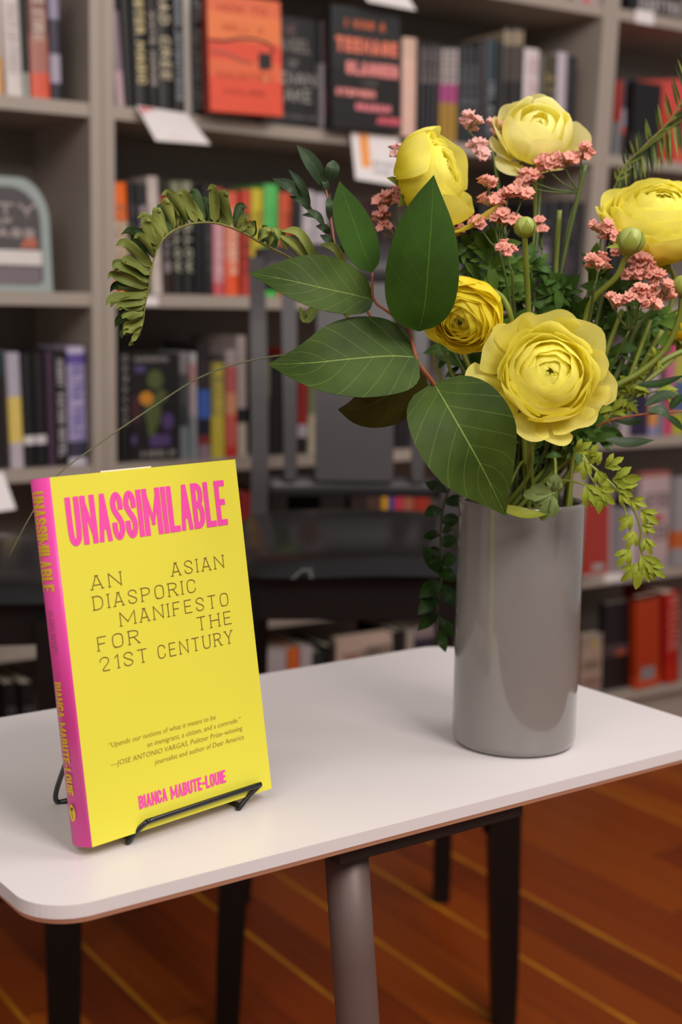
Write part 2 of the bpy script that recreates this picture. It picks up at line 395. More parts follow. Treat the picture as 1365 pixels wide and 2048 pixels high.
# --- left bookcase
spine_book(-14, 9, -30, ZA, [(0, '#d9a56a'), (.35, '#c9b9b0')], 'cream and tan book cut by the left picture edge, beside the plain white spine', tilt=-1, group=GA)
spine_book(14, 49, -40, ZA, [(0, '#d3c9c6')], 'plain white spine at the upper left corner, beside the red-brown book', 'ESSAYS AND STORIES', '#b9afac', tilt=-2.2, group=GA)
spine_book(50, 62, -30, ZA, [(0, '#9aa29b'), (.22, '#26302b')], 'thin dark green book between the white spine and the red-brown spine', tilt=-2, group=GA)
spine_book(64, 103, -35, ZA, [(0, '#d4573c'), (.22, '#a5695c'), (.55, '#7d4f47')], 'red-brown book with an orange foot and a round badge, upper left', 'THE STORM', '#c9b3a4', tilt=-1.5, tspan=(.5, .95), group=GA)
spine_book(104, 126, -30, ZA, [(0, '#332e48'), (.15, '#a39bab'), (.4, '#4d4460'), (.7, '#8f87a0')], 'dark purple and lavender book, last before the shelf wall at the upper left', tilt=-1.2, group=GA)
def arch_art(b, w, h, f):
    P = [(-.5, .05), (.93, .05), (.93, .72)]+[(.93-.43*(1-math.cos(R(a))), .72+.2*math.sin(R(a))) for a in range(10, 91, 10)]+[(-.5, .92)]
    b.faces.new([b.verts.new(f(Vector((x*w, y*h, 0)))) for x, y in P])
# arched pale book
sA = sfx(-95, ZB, .03); sB = sfx(106, ZB, .03); w = sB-sA; h = onb(10, 350, .03)[1]-ZB
t = book_root('pale teal arched display book facing out on the left bookcase', 'book', sA, .03, ZB+.0005, 0); t.rotation_euler.x = -R(6)
def archpoly(w, h, ins=0):
    P = [(ins, ins), (w-ins, ins)]; 
    for i in range(13):
        a = R(90*i/12); P.append((w-ins-.0-(w*.30)*(1-math.cos(a))-h*.10*(i/12)*0, h*.62+(h*.38-ins)*math.sin(a)))
    for i in range(12, -1, -1):
        a = R(90*i/12); P.append((ins+(w*.30)*(1-math.cos(a)), h*.62+(h*.38-ins)*math.sin(a)))
    return P
b = bmesh.new(); A0, B0 = prism(b, archpoly(w, h), 0, .012); b.transform(Matrix.Rotation(R(90), 4, 'X')); bmesh.ops.translate(b, verts=b.verts, vec=(0, .012, 0))
obj('board', b, mat('pale_teal', '#8f9a97', .5), t)
def flat(name, poly, m, off):
    b = bmesh.new(); b.faces.new([b.verts.new((x, off, z)) for x, z in poly]); return obj(name, b, m, t)
flat('printed_artwork', archpoly(w, h, .017), mat('ink_dark_arch', '#3f383a', .5), -.0006)
flat('printed_band', [(w*.04, h*.23), (w*.9, h*.23), (w*.9, h*.36), (w*.04, h*.36)], mat('ink_pale_band', '#cfc7c3', .5), -.0010)
flat('printed_plaque', [(w*.1, h*.055), (w*.86, h*.055), (w*.88, h*.08), (w*.88, h*.19), (w*.86, h*.21), (w*.1, h*.21)], mat('ink_plaque', '#6c6065', .5), -.0010)
flat('printed_patch', [(w*.68, h*.38), (w*.86, h*.38), (w*.86, h*.47), (w*.74, h*.47)], mat('ink_patch', '#a8573c', .5), -.0010)
b = bmesh.new()
letters(b, 'CITY', w*.2, w*.86, h*.66, h*.77, .0022, lambda q: Vector((q.x, -.0011, q.y)))
letters(b, 'OF', w*.4, w*.62, h*.58, h*.635, .0016, lambda q: Vector((q.x, -.0011, q.y)))
letters(b, 'GLASS', w*.2, w*.84, h*.47, h*.55, .0022, lambda q: Vector((q.x, -.0011, q.y)))
obj('printed_lettering', b, mat('ink_arch_text', '#9d8f8c', .5), t)
GC = 'books low on the left bookcase'
spine_book(-14, 8, 702, ZC, [(0, '#3a3838')], 'dark grey book at the left picture edge, third shelf down', tilt=-1.5, group=GC)
spine_book(9, 21, 706, ZC, [(0, '#4a3d39'), (.8, '#4c6064')], 'thin brown book just left of the white and yellow spine', tilt=-1.5, group=GC)
spine_book(23, 51, 706, ZC, [(0, '#b4a9b2'), (.22, '#d6bb62'), (.62, '#a9a2b0')], 'white spine with a yellow middle on the third shelf, far left', tilt=-1.8, group=GC)
spine_book(52, 74, 708, ZC, [(0, '#17181a'), (.2, '#d0c8c8'), (.28, '#191b20')], 'black book with a white label band, beside the white and yellow spine', tilt=-1.5, group=GC)
spine_book(75, 98, 706, ZC, [(0, '#17181a'), (.2, '#c8bfc4'), (.28, '#24181f')], 'black book with a white label band, beside the purple spine', tilt=-1.5, group=GC)
spine_book(99, 114, 702, ZC, [(0, '#6b4968')], 'thin purple spine on the third shelf, far left', tilt=-1.2, group=GC)
spine_book(115, 139, 701, ZC, [(0, '#1e1a20')], 'black spine with white letters between the purple and lavender spines', 'NIGHT WATCH HOTEL', '#a79fa6', tilt=-1.2, tspan=(.08, .92), group=GC)
spine_book(141, 176, 694, ZC, [(0, '#c5bccb'), (.06, '#53506e'), (.2, '#a59abc'), (.85, '#5c4a94'), (.94, '#b7adc6')], 'lavender and white spine with purple lettering next to the shelf upright', 'ULTRA VIOLET', '#5b4a98', tilt=-.8, tspan=(.2, .84), group=GC)
spine_book(12, 41, 1366, ZE, [(0, '#191819')], 'black book with grey letters under the left chair, left one of two', 'COLLECTED', '#5d5856', group='black books on the bottom shelf at the left')
spine_book(46, 76, 1366, ZE, [(0, '#191819')], 'black book with grey letters under the left chair, right one of two', 'COLLECTED', '#5d5856', group='black books on the bottom shelf at the left')
# --- middle bookcase, upper shelf
spine_book(234, 252, -25, ZA, [(0, '#bb9fa6'), (.3, '#8e7a84'), (.8, '#5b4650')], 'pale mauve thin book leaning at the left end of the top row, middle bookcase', tilt=-4, group=GA)
spine_book(253, 272, -25, ZA, [(0, '#141314')], 'black blank spine second from the left in the top row, middle bookcase', tilt=-3.2, group=GA)
spine_book(273, 301, -35, ZA, [(0, '#2c2a2b'), (.2, '#1d1a18')], 'black spine with large cream title and a blue spot, top row', 'MISTER MAGIC', '#d6c48e', tilt=-2.6, tspan=(.2, .98), group=GA)
spine_book(302, 319, -25, ZA, [(0, '#1d1a1b'), (.75, '#3a3130')], 'narrow black spine with grey letters and a red patch, top row', 'WHITE HORSE', '#a39890', tilt=-2, group=GA)
spine_book(320, 350, -30, ZA, [(0, '#2a2828'), (.2, '#171515')], 'black spine with cream title beside the grey lettered spine, top row', 'BAD CREE', '#cbbf9f', tilt=-2, group=GA, tspan=(.25, .95))
spine_book(351, 371, -20, ZA, [(0, '#1e1a1a')], 'black spine with cool grey letters, just left of the pale grey spine', 'GOOD INTENTIONS', '#858992', tilt=-1.6, group=GA, tspan=(.1, .95))
spine_book(372, 387, -15, ZA, [(0, '#b3aba3')], 'thin pale grey spine between two black spines, top row', tilt=-1.4, group=GA)
spine_book(388, 414, -5, ZA, [(0, '#262224'), (.6, '#5a4a46'), (.7, '#232022')], 'dark patterned spine directly left of the red display book', 'THE REFORMATORY', '#8e8a86', tilt=-1, group=GA, tspan=(.05, .95))
cover_book(421, 566, -4, ZA, [(0, '#df5238'), (.3, '#e0683f'), (.45, '#dd5037'), (.62, '#e57a45'), (.85, '#dc6a42')], 'bright red-orange display book with a dark looping wire picture', ins=-.045, back=2, tilt=-1.2, spine='#8c2418', marks=[
    ('#3a1a14', line([(.02, .60), (.2, .605), (.4, .64), (.62, .655), (.8, .63), (.88, .6), (.88, .54)], .0024)),
    ('#a8503c', line([(.04, .51), (.25, .5), (.42, .455), (.6, .44)], .003)),
    ('#1b1514', shape(rc(.68, .86, .40, .54), [(.7, .4), (.74, .38), (.78, .4)])),
    ('#e8a06a', shape(ell(.77, .31, .035, .03))),
    ('#b8452f', txt('HOW TO', .14, .8, .86, .93, .0012)), ('#c05a38', txt('SELL A', .2, .76, .7, .76, .0012)), ('#b8402c', txt('HAUNTED', .1, .85, .29, .35, .0012)), ('#b8402c', txt('HOUSE', .2, .75, .16, .21, .0012))])
cover_book(524, 641, 34, ZA-.004, [(0, '#2c2a2b')], 'black display cover with grey lettering, partly behind the red display book', ins=.012, back=2, tilt=-1, marks=[
    ('#7d5a60', txt('THE', .3, .62, .83, .93, .001)), ('#8f8781', txt('ANGEL', .3, .85, .68, .8, .0013)), ('#85807c', txt('OF', .46, .64, .53, .61, .0012)),
    ('#a9a39e', txt('INDIAN', .1, .93, .38, .49, .0015)), ('#aaa5a0', txt('LAKE', .25, .85, .22, .34, .0015)), ('#6f6b6a', txt('STEPHEN GRAHAM JONES', .2, .95, .06, .1, .0006))])
spine_book(643, 651, 42, ZA-.004, [(0, '#8a8486'), (.6, '#4e4c4e')], 'thin grey spine wedged between the two black display covers', tilt=-1.4, ins=.0, group=GA)
spine_book(651, 664, 30, ZA-.004, [(0, '#2c1f22'), (.1, '#8c3348'), (.35, '#3a2426'), (.5, '#7b3524'), (.95, '#46281a')], 'thin dark spine with orange and magenta marks left of the pink-lettered cover', tilt=-1, ins=.0, group=GA)
cover_book(666, 802, 17, ZA-.006, [(0, '#2b2627'), (.5, '#3a3b3c')], 'charcoal display cover with big pink and orange title lettering', ins=-.03, back=2, tilt=-.8, marks=[
    ('#c4623a', txt('I WAS A', .2, .78, .83, .9, .0022)), ('#e07a60', txt('TEENAGE', .06, .96, .63, .75, .0038)), ('#e58a86', txt('SLASHER', .2, .97, .45, .56, .0036)),
    ('#e08b85', txt('STEPHEN', .05, .62, .27, .33, .0026)), ('#e5808a', txt('GRAHAM', .33, .85, .16, .22, .0026)), ('#dd6070', txt('JONES', .64, .99, .06, .12, .0024)), ('#77706f', txt('A NOVEL', .42, .66, .38, .4, .0008))])
spine_book(806, 834, 76, ZA-.008, [(0, '#dbb3a4'), (.8, '#cfae9c')], 'plain pale pink-beige spine right of the pink-lettered cover', tilt=-.6, ins=-.02, group=GA)
xs = [(838, 850), (850, 859), (859, 868), (868, 878)]
for i, (a, c) in enumerate(xs):
    spine_book(a, c, 88, ZA-.006, [(0, '#2c2a33'), (.7, '#3a3238')], ('leftmost', 'second', 'third', 'rightmost')[i]+' of four thin dark matching spines right of the pink-beige spine', 'VOLUME', '#8d8280', tilt=-.4, group='matching thin dark volumes', tspan=(.6, .95))
for i, (a, c) in enumerate([(880, 891), (892, 903), (904, 915)]):
    spine_book(a, c, 96, ZA-.005, [(0, '#a5802c'), (.42, '#a8457e'), (.62, '#7d7375')], ('leftmost', 'middle', 'rightmost')[i]+' of three thin spines with yellow foot and magenta band', 'PARASITE', '#cfc3c0', tilt=-.2, group='matching yellow and magenta volumes', tspan=(.62, .98))
for a, c, col, lb in ((917, 929, '#2f3237', 'thin charcoal spine just right of the yellow and magenta trio'), (930, 941, '#3a3f45', 'thin slate spine, second right of the yellow and magenta trio'), (942, 954, '#292b2f', 'thin near-black spine, third right of the yellow and magenta trio')):
    spine_book(a, c, 92, ZA-.004, [(0, col)], lb, 'NOVELS', '#6f7275', group=GA)
spine_book(956, 969, 84, ZA-.003, [(0, '#4f4143')], 'dull brown spine beside the blue-topped spine', group=GA)
spine_book(970, 990, 78, ZA-.003, [(0, '#2b2f33'), (.6, '#4a5f70')], 'spine with a steel blue top and white letters at the foot', 'ISLAND', '#8f979c', tspan=(.1, .6), group=GA)
spine_book(991, 1003, 82, ZA-.002, [(0, '#3a2420'), (.3, '#161416')], 'narrow black spine left of the tall twin spines', group=GA)
for i, (a, c) in enumerate([(1004, 1023), (1024, 1044)]):
    spine_book(a, c, 54, ZA-.002, [(0, '#4a2a1c'), (.35, '#2a2221'), (.55, '#6a5a53'), (.85, '#8c7d66'), (.97, '#2b2624')], 'tall dark spine with a pale figure, %s of the twins' % ('left' if i == 0 else 'right'), group='tall twin spines')
spine_book(1046, 1076, 97, ZA-.001, [(0, '#cfc1c2')], 'broad white spine right of the tall twins', 'SALT', '#b98f90', tspan=(.1, .9), group=GA)
spine_book(1078, 1110, 108, ZA, [(0, '#332c2c'), (.35, '#3a4553'), (.6, '#6b6148')], 'dark multicoloured spine between the two white spines, right end of the top row', 'ATLAS', '#9c8a58', group=GA)
spine_book(1112, 1131, 104, ZA, [(0, '#b9adb6')], 'narrow white spine near the right end of the top row', group=GA)
spine_book(1133, 1150, 112, ZA, [(0, '#26222a')], 'dark spine last in the top row of the middle bookcase', group=GA)
# --- middle bookcase, second row
GB = 'books on the third row of the middle bookcase'
def rowB(data):
    for d in data: spine_book(d[0], d[1], d[2], ZB, d[3], d[4], *(d[5] if len(d) > 5 else ()), tilt=d[6] if len(d) > 6 else 0, group=GB)
rowB([(234, 263, 366, [(0, '#ee5f14'), (.24, '#cdb9a2'), (.66, '#ee6a10')], 'bright orange and cream spine at the far left of its row, behind the fern tip', ('KINDRED', '#8c6a4c'), -2.2),
 (264, 281, 366, [(0, '#1d1a1c')], 'black spine right of the orange and cream spine', None or ('DAWN', '#4c4548'), -2),
 (282, 303, 368, [(0, '#2a1c20'), (.2, '#1d1b1e')], 'black spine with pale pink and white title behind the fern', ('WITCHCRAFT', '#b8a0a8'), -2.2),
 (305, 328, 354, [(0, '#c3b6ae')], 'tall off-white blank spine behind the fern', ('TALES', '#bdb0a8'), -2.6),
 (329, 346, 372, [(0, '#4a2624'), (.3, '#2a2022'), (.62, '#a83a24'), (.9, '#2a2022')], 'dark spine with a red upper part, right of the tall off-white spine', ('SONS', '#a09494'), -1.8),
 (348, 368, 364, [(0, '#2b2a28'), (.5, '#39332c'), (.6, '#7f8168')], 'dark spine with an olive grey top, left one of a pair', ('HOLLOW', '#a8a890'), -1.6),
 (370, 391, 364, [(0, '#2b2a28'), (.5, '#39332c'), (.6, '#84846e')], 'dark spine with an olive grey top, right one of a pair', ('HOLLOW', '#a8a890'), -1.6),
 (393, 409, 380, [(0, '#17151a')], 'narrow black spine behind the middle of the fern', ('X', '#17151a'), -1),
 (410, 427, 372, [(0, '#242126')], 'charcoal spine left of the pink spine behind the fern', ('NIGHT', '#4a454a'), -1),
 (429, 451, 377, [(0, '#c4545c'), (.12, '#c98a92'), (.7, '#b4453c')], 'dusty pink spine behind the fern', ('WORDS', '#d9b0b4'), -.8),
 (453, 480, 384, [(0, '#e2562a'), (.35, '#d97e62'), (.85, '#d05a44')], 'salmon and orange spine left of the black chair post', ('OCTOBER', '#e6c0a8'), -.6),
 (484, 502, 380, [(0, '#b23a2c'), (.6, '#c8442f')], 'red spine behind the black chair post', ('EMBER', '#7d2a20')),
 (503, 527, 378, [(0, '#b5a12a'), (.1, '#c6b32c')], 'yellow spine between the red and green spines', ('SUN', '#8d7c20')),
 (529, 557, 369, [(0, '#3fb04a'), (.5, '#55b65c')], 'vivid green spine above the large tilted leaf', ('GREEN', '#4aa852')),
 (559, 583, 385, [(0, '#c85a28'), (.4, '#c4502c')], 'orange-red spine right of the vivid green spine', ('FIRE', '#8d3a20')),
 (585, 603, 392, [(0, '#241f24')], 'near-black spine between the orange-red and white spines', ('X', '#241f24')),
 (605, 628, 382, [(0, '#beb5b9')], 'white spine behind the thin twig leaves, left one of a pair', ('LAKE', '#a89fa4')),
 (630, 656, 388, [(0, '#b3aab2')], 'white spine behind the thin twig leaves, right one of a pair', ('LAKE', '#a89fa4')),
 (658, 684, 395, [(0, '#1f1b1d')], 'black spine partly behind the upright dark leaf', ('NOIR', '#5a5054')),
 (686, 708, 396, [(0, '#28201f')], 'dark brown spine behind the upright dark leaf', ('OLD', '#4a3c3a')),
 (710, 760, 402, [(0, '#3a1f1e'), (.7, '#4c2020')], 'wide dark red spine between the two dark leaves', ('HISTORY', '#6a3a36')),
 (762, 790, 405, [(0, '#b8643c'), (.3, '#c97850'), (.5, '#2c2022')], 'spine with a tan-orange foot between the two dark leaves', ('ASH', '#6d3f30')),
 (960, 985, 410, [(0, '#241f25')], 'dark spine behind the pink sprays, left of the bud', ('X', '#241f25')),
 (1078, 1098, 405, [(0, '#3a3038'), (.4, '#8d828c'), (.55, '#352d35')], 'dark spine with a pale spot behind the round green bud', ('LAMP', '#7a707a')),
 (1100, 1122, 402, [(0, '#242025')], 'black spine right of the pale-spotted spine, behind the flower stems', ('X', '#242025')),
 (1124, 1146, 400, [(0, '#4a3a44'), (.5, '#2d2830')], 'plum spine near the right upright, behind the flower stems', ('PLUM', '#6b5a66')),
 (1148, 1168, 404, [(0, '#302a30')], 'dark spine touching the right upright, behind the flower stems', ('X', '#302a30'))])
# --- middle bookcase, third row
cover_book(262, 346, 706, ZC, [(0, '#211d1e')], 'dark floral display book with an orange bloom and purple flowers', ins=.03, back=1, spine='#1c1a1b', wd=.105, marks=[
    ('#4d3a6c', shape(rc(.1, .3, .82, .88), rc(.38, .8, .13, .24), rc(.02, .12, .16, .24), ell(.75, .36, .12, .08))),
    ('#4b5428', shape(ell(.5, .75, .16, .09), ell(.45, .45, .16, .16), ell(.62, .6, .12, .06), ell(.42, .3, .08, .08))),
    ('#3f1a22', shape(ell(.12, .48, .1, .14))), ('#d08a1e', shape(ell(.32, .58, .13, .06))),
    ('#b07018', shape(ell(.32, .58, .06, .03))), ('#8d8682', txt('GARDENS', .1, .75, .92, .96, .001)), ('#9b9490', txt('A NOVEL OF', .2, .9, .04, .09, .0012))])
spine_book(242, 261, 706, ZC, [(0, '#1a1819')], 'black spine with grey letters at the left of the dark floral cover', 'CARAVAN', '#77716e', ins=.02, tspan=(.35, .98), group='books on the fourth row of the middle bookcase')
cover_book(348, 384, 705, ZC, [(0, '#7b8488'), (.3, '#4c5558'), (.5, '#686d70'), (.8, '#827c80')], 'blue-grey book cover seen edgewise right of the dark floral cover', ins=.035, back=0, thick=.02, wd=.05)
GD = 'books on the fourth row of the middle bookcase'
spine_book(386, 398, 706, ZC, [(0, '#8f9599'), (.4, '#b8adb0'), (.7, '#b88f8c'), (.9, '#b9b9b8')], 'narrow pale grey spine right of the blue-grey cover', tilt=-1, group=GD)
spine_book(400, 424, 688, ZC, [(0, '#8d7680'), (.12, '#7c2a2c'), (.2, '#2a2440'), (.35, '#3a60b0'), (.6, '#4c4048'), (.85, '#3a3238')], 'navy spine with a bright blue middle, above the yellow book', tilt=-.8, group=GD)
spine_book(426, 453, 715, ZC, [(0, '#bfae3a'), (.42, '#8f8446'), (.95, '#4a4540')], 'yellow spine with a dark lettered upper half, above the yellow book', 'THE WITCHES', '#d0c04a', tilt=-1, tspan=(.44, .94), group=GD)
spine_book(455, 477, 700, ZC, [(0, '#c02a20'), (.1, '#c95a50'), (.4, '#d0906a'), (.6, '#b85a58'), (.85, '#a89a9c')], 'red and orange spine right of the yellow lettered spine', tilt=-1, group=GD)
spine_book(478, 497, 672, ZC, [(0, '#b3a698'), (.28, '#1f2226'), (.4, '#a79a96')], 'tall pale spine with a dark band, left of the chair post', tilt=-1.2, d=.2, group=GD)
for a, c, yt, cols, lb in ((526, 541, 720, [(0, '#6a6638'), (.6, '#7f7a58')], 'olive spine seen between the chair post and first slat'),
        (542, 566, 712, [(0, '#1c1618')], 'dark spine seen between the chair post and first slat, right of the olive one'),
        (568, 596, 715, [(0, '#2e2830')], 'dark spine mostly hidden by the first chair slat'),
        (597, 617, 700, [(0, '#2a1618'), (.16, '#a9a0ac'), (.28, '#8e1c18')], 'deep red spine seen between the first slat and the wide chair splat'),
        (618, 632, 712, [(0, '#b3aa90'), (.4, '#76805c')], 'pale green spine just left of the wide chair splat'),
        (795, 812, 720, [(0, '#2c2328')], 'dark spine seen right of the wide chair splat'),
        (813, 834, 730, [(0, '#3a3440')], 'slate purple spine seen right of the wide chair splat, under the big leaf')):
    spine_book(a, c, yt, ZC, cols, lb, group=GD)
# fourth row, seen through the slit under the chair's lower rail
GE = 'books seen through the slit under the chair back'
for a, c, cols, lb in ((478, 502, [(0, '#8c1f18')], 'red book beside the upper right corner of the yellow book'), (540, 575, [(0, '#1c1a0e')], 'dark olive book in the slit under the chair back'),
        (640, 690, [(0, '#140e0c')], 'dark book in the middle of the slit under the chair back'), (700, 730, [(0, '#3a2620')], 'brown book left in the slit under the chair back'), (731, 760, [(0, '#6a4c40')], 'tan book left of the golden book in the slit'),
        (762, 775, [(0, '#d09a20')], 'golden yellow book in the slit under the chair back'), (776, 787, [(0, '#3a4490')], 'blue book in the slit under the chair back'),
        (788, 804, [(0, '#c03048')], 'crimson book in the slit under the chair back'), (805, 826, [(0, '#a05a44')], 'terracotta book in the slit under the chair back'), (828, 858, [(0, '#9a2a14')], 'brick red book at the right end of the slit')):
    spine_book(a, c, 985, ZD, cols, lb, group=GE)
# bottom row through the chair
GF = 'books on the bottom shelf above the table edge'
for a, c, yt, cols, lb in ((530, 574, 1302, [(0, '#b9afb2')], 'white book with a wide spine just right of the yellow book, bottom shelf'), (576, 598, 1298, [(0, '#dd6a1c')], 'orange book between two white books, bottom shelf'),
        (600, 625, 1294, [(0, '#b9afb2')], 'white book right of the orange one, bottom shelf'), (627, 648, 1304, [(0, '#23282a'), (.7, '#2a4444')], 'dark teal book on the bottom shelf, above the table edge'),
        (650, 670, 1292, [(0, '#1c1a1b')], 'black book left of the cream lettered cover, bottom shelf'), (786, 808, 1262, [(0, '#161a1e')], 'black book right of the cream lettered cover, bottom shelf'),
        (811, 826, 1262, [(0, '#9a8f80')], 'thin cream spine left of the purple cover, bottom shelf')):
    spine_book(a, c, yt, ZE, cols, lb, group=GF, tilt=0)
cover_book(673, 784, 1272, ZE, [(0, '#b39c8e')], 'cream display cover with black and red lettering, bottom shelf above the table edge', ins=.02, back=2, marks=[
    ('#2a2422', txt('MURDER', .42, .97, .72, .88, .0022)), ('#7a2420', txt('THE', .12, .4, .72, .84, .002)), ('#2a2422', txt('BOOK', .1, .8, .5, .64, .002))])
cover_book(828, 884, 1258, ZE, [(0, '#38304a'), (.9, '#7a6c70')], 'purple cover left of the vase, bottom shelf above the table edge', ins=.02, back=2, wd=.075)
# --- top shelf scraps
cover_book(1064, 1098, -120, Z0-.004, [(0, '#b09a9c')], 'pinkish cover foot on the topmost shelf, left one', ins=.02, back=0, ztop=Z0+.2, wd=.1)
cover_book(1150, 1175, -120, Z0, [(0, '#a8979a')], 'pinkish cover foot on the topmost shelf beside the upright', ins=.02, back=0, ztop=Z0+.2, wd=.085, marks=[('#c8444c', shape(ell(.4, .04, .14, .035)))])
cover_book(1256, 1420, -120, Z0, [(0, '#1f2020')], 'black cover with white lettering at the top right corner', ins=.02, back=0, ztop=Z0+.2, wd=.17, marks=[('#a8a0a0', txt('MARTYRS', .2, .99, .05, .2, .0028))])
# --- right bookcase, upper row
spine_book(1230, 1243, 158, ZA, [(0, '#77777a'), (.45, '#9c2a20'), (.98, '#6a1c18')], 'red-topped spine beside the right upright', ins=.03, group='books on the right bookcase')
spine_book(1244, 1262, 158, ZA, [(0, '#3a3234'), (.3, '#c04030'), (.4, '#9098a8'), (.62, '#1d2240')], 'navy spine with white lettering right of the red-topped spine', 'FLUX', '#a8acb8', ins=.03, tspan=(.35, .6), group='books on the right bookcase')
cover_book(1264, 1330, 166, ZA, [(0, '#2e1a1c'), (.15, '#4a4444'), (.3, '#17171a')], 'black cover in front of the scarlet book, upper right', ins=.0, back=0, wd=.088)
cover_book(1268, 1420, 158, ZA, [(0, '#d0280a'), (.93, '#c42008')], 'scarlet large book turned outwards with a cream page edge, behind the right fern', ins=.17, back=0, thick=.035, wd=.2, yaw=-50, ztop=onb(1268, 160, .17)[1])
for a, c, col, lb in ((1222, 1240, '#27282c', 'charcoal spine half hidden by the right yellow bloom'), (1242, 1262, '#3a2c30', 'brown-black spine behind the right yellow bloom'), (1264, 1290, '#22262c', 'blue-black spine behind the right yellow bloom')):
    spine_book(a, c, 400, ZB, [(0, col)], lb, group='books behind the right yellow bloom')
GR = 'colourful books behind the greenery at the right'
for a, c, yt, cols, lb in ((1216, 1240, 700, [(0, '#6c6468'), (.25, '#35323a')], 'grey book behind the greenery, left in the colourful row'), (1242, 1262, 690, [(0, '#a89aa0'), (.35, '#8a7c84')], 'pale grey book left of the purple one behind the greenery'),
        (1263, 1298, 690, [(0, '#3a2a5c'), (.55, '#b8a8a8')], 'dark purple book in the colourful row behind the greenery'), (1300, 1318, 672, [(0, '#8a7fa8'), (.1, '#d08a48'), (.3, '#b8a8b0')], 'white book with orange marks right of the purple book'),
        (1319, 1329, 700, [(0, '#6a7c88'), (.4, '#5a3540')], 'thin blue-grey book left of the pink spine'), (1330, 1348, 680, [(0, '#c03a66'), (.3, '#a83a5c'), (.45, '#c26a8a'), (.85, '#c8187a')], 'magenta pink spine at the right edge'),
        (1349, 1372, 690, [(0, '#a8a828'), (.25, '#4c5c88'), (.6, '#b0b040')], 'yellow and blue spine cut by the right picture edge')):
    spine_book(a, c, yt, ZC, cols, lb, group=GR, tilt=-.5)
GS = 'books lower right beside the vase'
cover_book(1168, 1246, 975, ZD, [(0, '#a89490'), (.04, '#a0281a'), (.86, '#96200f'), (.93, '#9a8f90')], 'deep red cover with a pale border and small price sticker, right of the vase', ins=-.01, back=4, tilt=2.5, yaw=12, wd=.115, marks=[('#a09a9a', shape(rc(.3, .72, .08, .15))), ('#a8989a', shape(rc(.9, 1, 0, 1)))])
spine_book(1258, 1273, 1005, ZD, [(0, '#c4b8c0'), (.9, '#4a3440')], 'narrow white spine right of the deep red cover', group=GS)
cover_book(1277, 1346, 945, ZD, [(0, '#a89492'), (.1, '#b39c9c'), (.95, '#9a5650')], 'pale pink cover with tall dark letters, lower right', ins=.02, back=1, wd=.1, marks=[
    ('#3c3036', txt('NEVER', .12, .95, .62, .78, .0022)), ('#b0483c', shape(rc(.45, .8, .48, .55))), ('#3c3036', txt('EVER', .2, .95, .28, .44, .0022))])
cover_book(1348, 1420, 955, ZD, [(0, '#8f8c90'), (.2, '#b85a20'), (.4, '#918c90')], 'grey and orange cover cut by the right picture edge', ins=.0, back=1, wd=.09)
spine_book(1148, 1167, 975, ZD, [(0, '#2a1c22')], 'dark spine between the vase and the deep red cover', group=GS)
cover_book(1160, 1204, 1270, ZE, [(0, '#8a7468'), (.2, '#9a8474'), (.8, '#8a7a70')], 'cream cover right of the vase foot, bottom shelf', ins=.02, back=1, wd=.07, marks=[
    ('#5a4440', txt('ASHES', .12, .9, .42, .58, .0016)), ('#7a4440', txt('ASHES', .12, .9, .18, .3, .0014)), ('#a89048', shape(ell(.62, .84, .14, .08)))])
cover_book(1206, 1270, 1205, ZE, [(0, '#2a1e1c'), (.38, '#5c4a50'), (.52, '#2a2428')], 'black and lavender cover between the cream and orange covers', ins=.03, back=1, wd=.092, marks=[('#9a4a2c', shape(ell(.62, .42, .22, .035))), ('#55484e', txt('DARK', .1, .8, .46, .5, .0014))])
cover_book(1273, 1330, 1192, ZE, [(0, '#b84018'), (.14, '#a03008'), (.95, '#6a1804')], 'dark orange cover with a grey sticker, bottom shelf at the right', ins=.0, back=1, tilt=-3, wd=.082, marks=[('#7c7876', shape(rc(.2, .78, .08, .22)))])
spine_book(1333, 1362, 1186, ZE, [(0, '#a82008'), (.2, '#a01008')], 'bright red leaning spine with white lettering at the lower right', 'ROUGE', '#c0887a', tilt=-4, tspan=(.35, .95), group=GS, ins=.0)

# ------------------------------------------------------------------ cards and labels on the shelves
M_card = mat('white_card', '#e4dcdb', .5, noise_amt=.02)
def quad_card(name, label, pts, marks=(), ins=(-.012, -.04), cat='card', group=None):
    """pts: TL, TR, BR, BL picture corners; top edge against the shelf, lower edge swung forward"""
    C4 = [bpt(onb(x, y, ins[0 if i < 2 else 1])[0], ins[0 if i < 2 else 1], onb(x, y, ins[0 if i < 2 else 1])[1]) for i, (x, y) in enumerate(pts)]
    o0 = C4[0]; n = (C4[1]-C4[0]).cross(C4[3]-C4[0]).normalized()
    if n.dot(BN) > 0: n = -n
    t = thing(name, label, cat, o0, 0, group)
    b = bmesh.new(); f0 = [b.verts.new(p-o0) for p in C4]; f1 = [b.verts.new(p-o0-n*.0006) for p in C4]
    b.faces.new(f0); b.faces.new(f1[::-1])
    for i in range(4): b.faces.new((f0[i], f0[(i+1) % 4], f1[(i+1) % 4], f1[i]))
    obj('card', b, M_card, t)
    def uv(u, v): return (C4[0].lerp(C4[1], u)).lerp(C4[3].lerp(C4[2], u), v)-o0+n*.0004
    for nm, col, u0, u1, v0, v1 in marks:
        b = bmesh.new(); b.faces.new([b.verts.new(uv(u, v)) for u, v in ((u0, v0), (u1, v0), (u1, v1), (u0, v1))]); obj(nm, b, mat('ink_'+col, col, .5), t)
    return t, uv
quad_card('shelf_card', 'white tilted card with a red corner hanging under the dark spines', [(273, 211), (374, 227), (421, 289), (312, 281)], [('printed_corner', '#d2505a', .04, .3, .03, .22), ('printed_band', '#e3c4c4', .3, .8, .82, .88)], ins=(-.004, -.07))
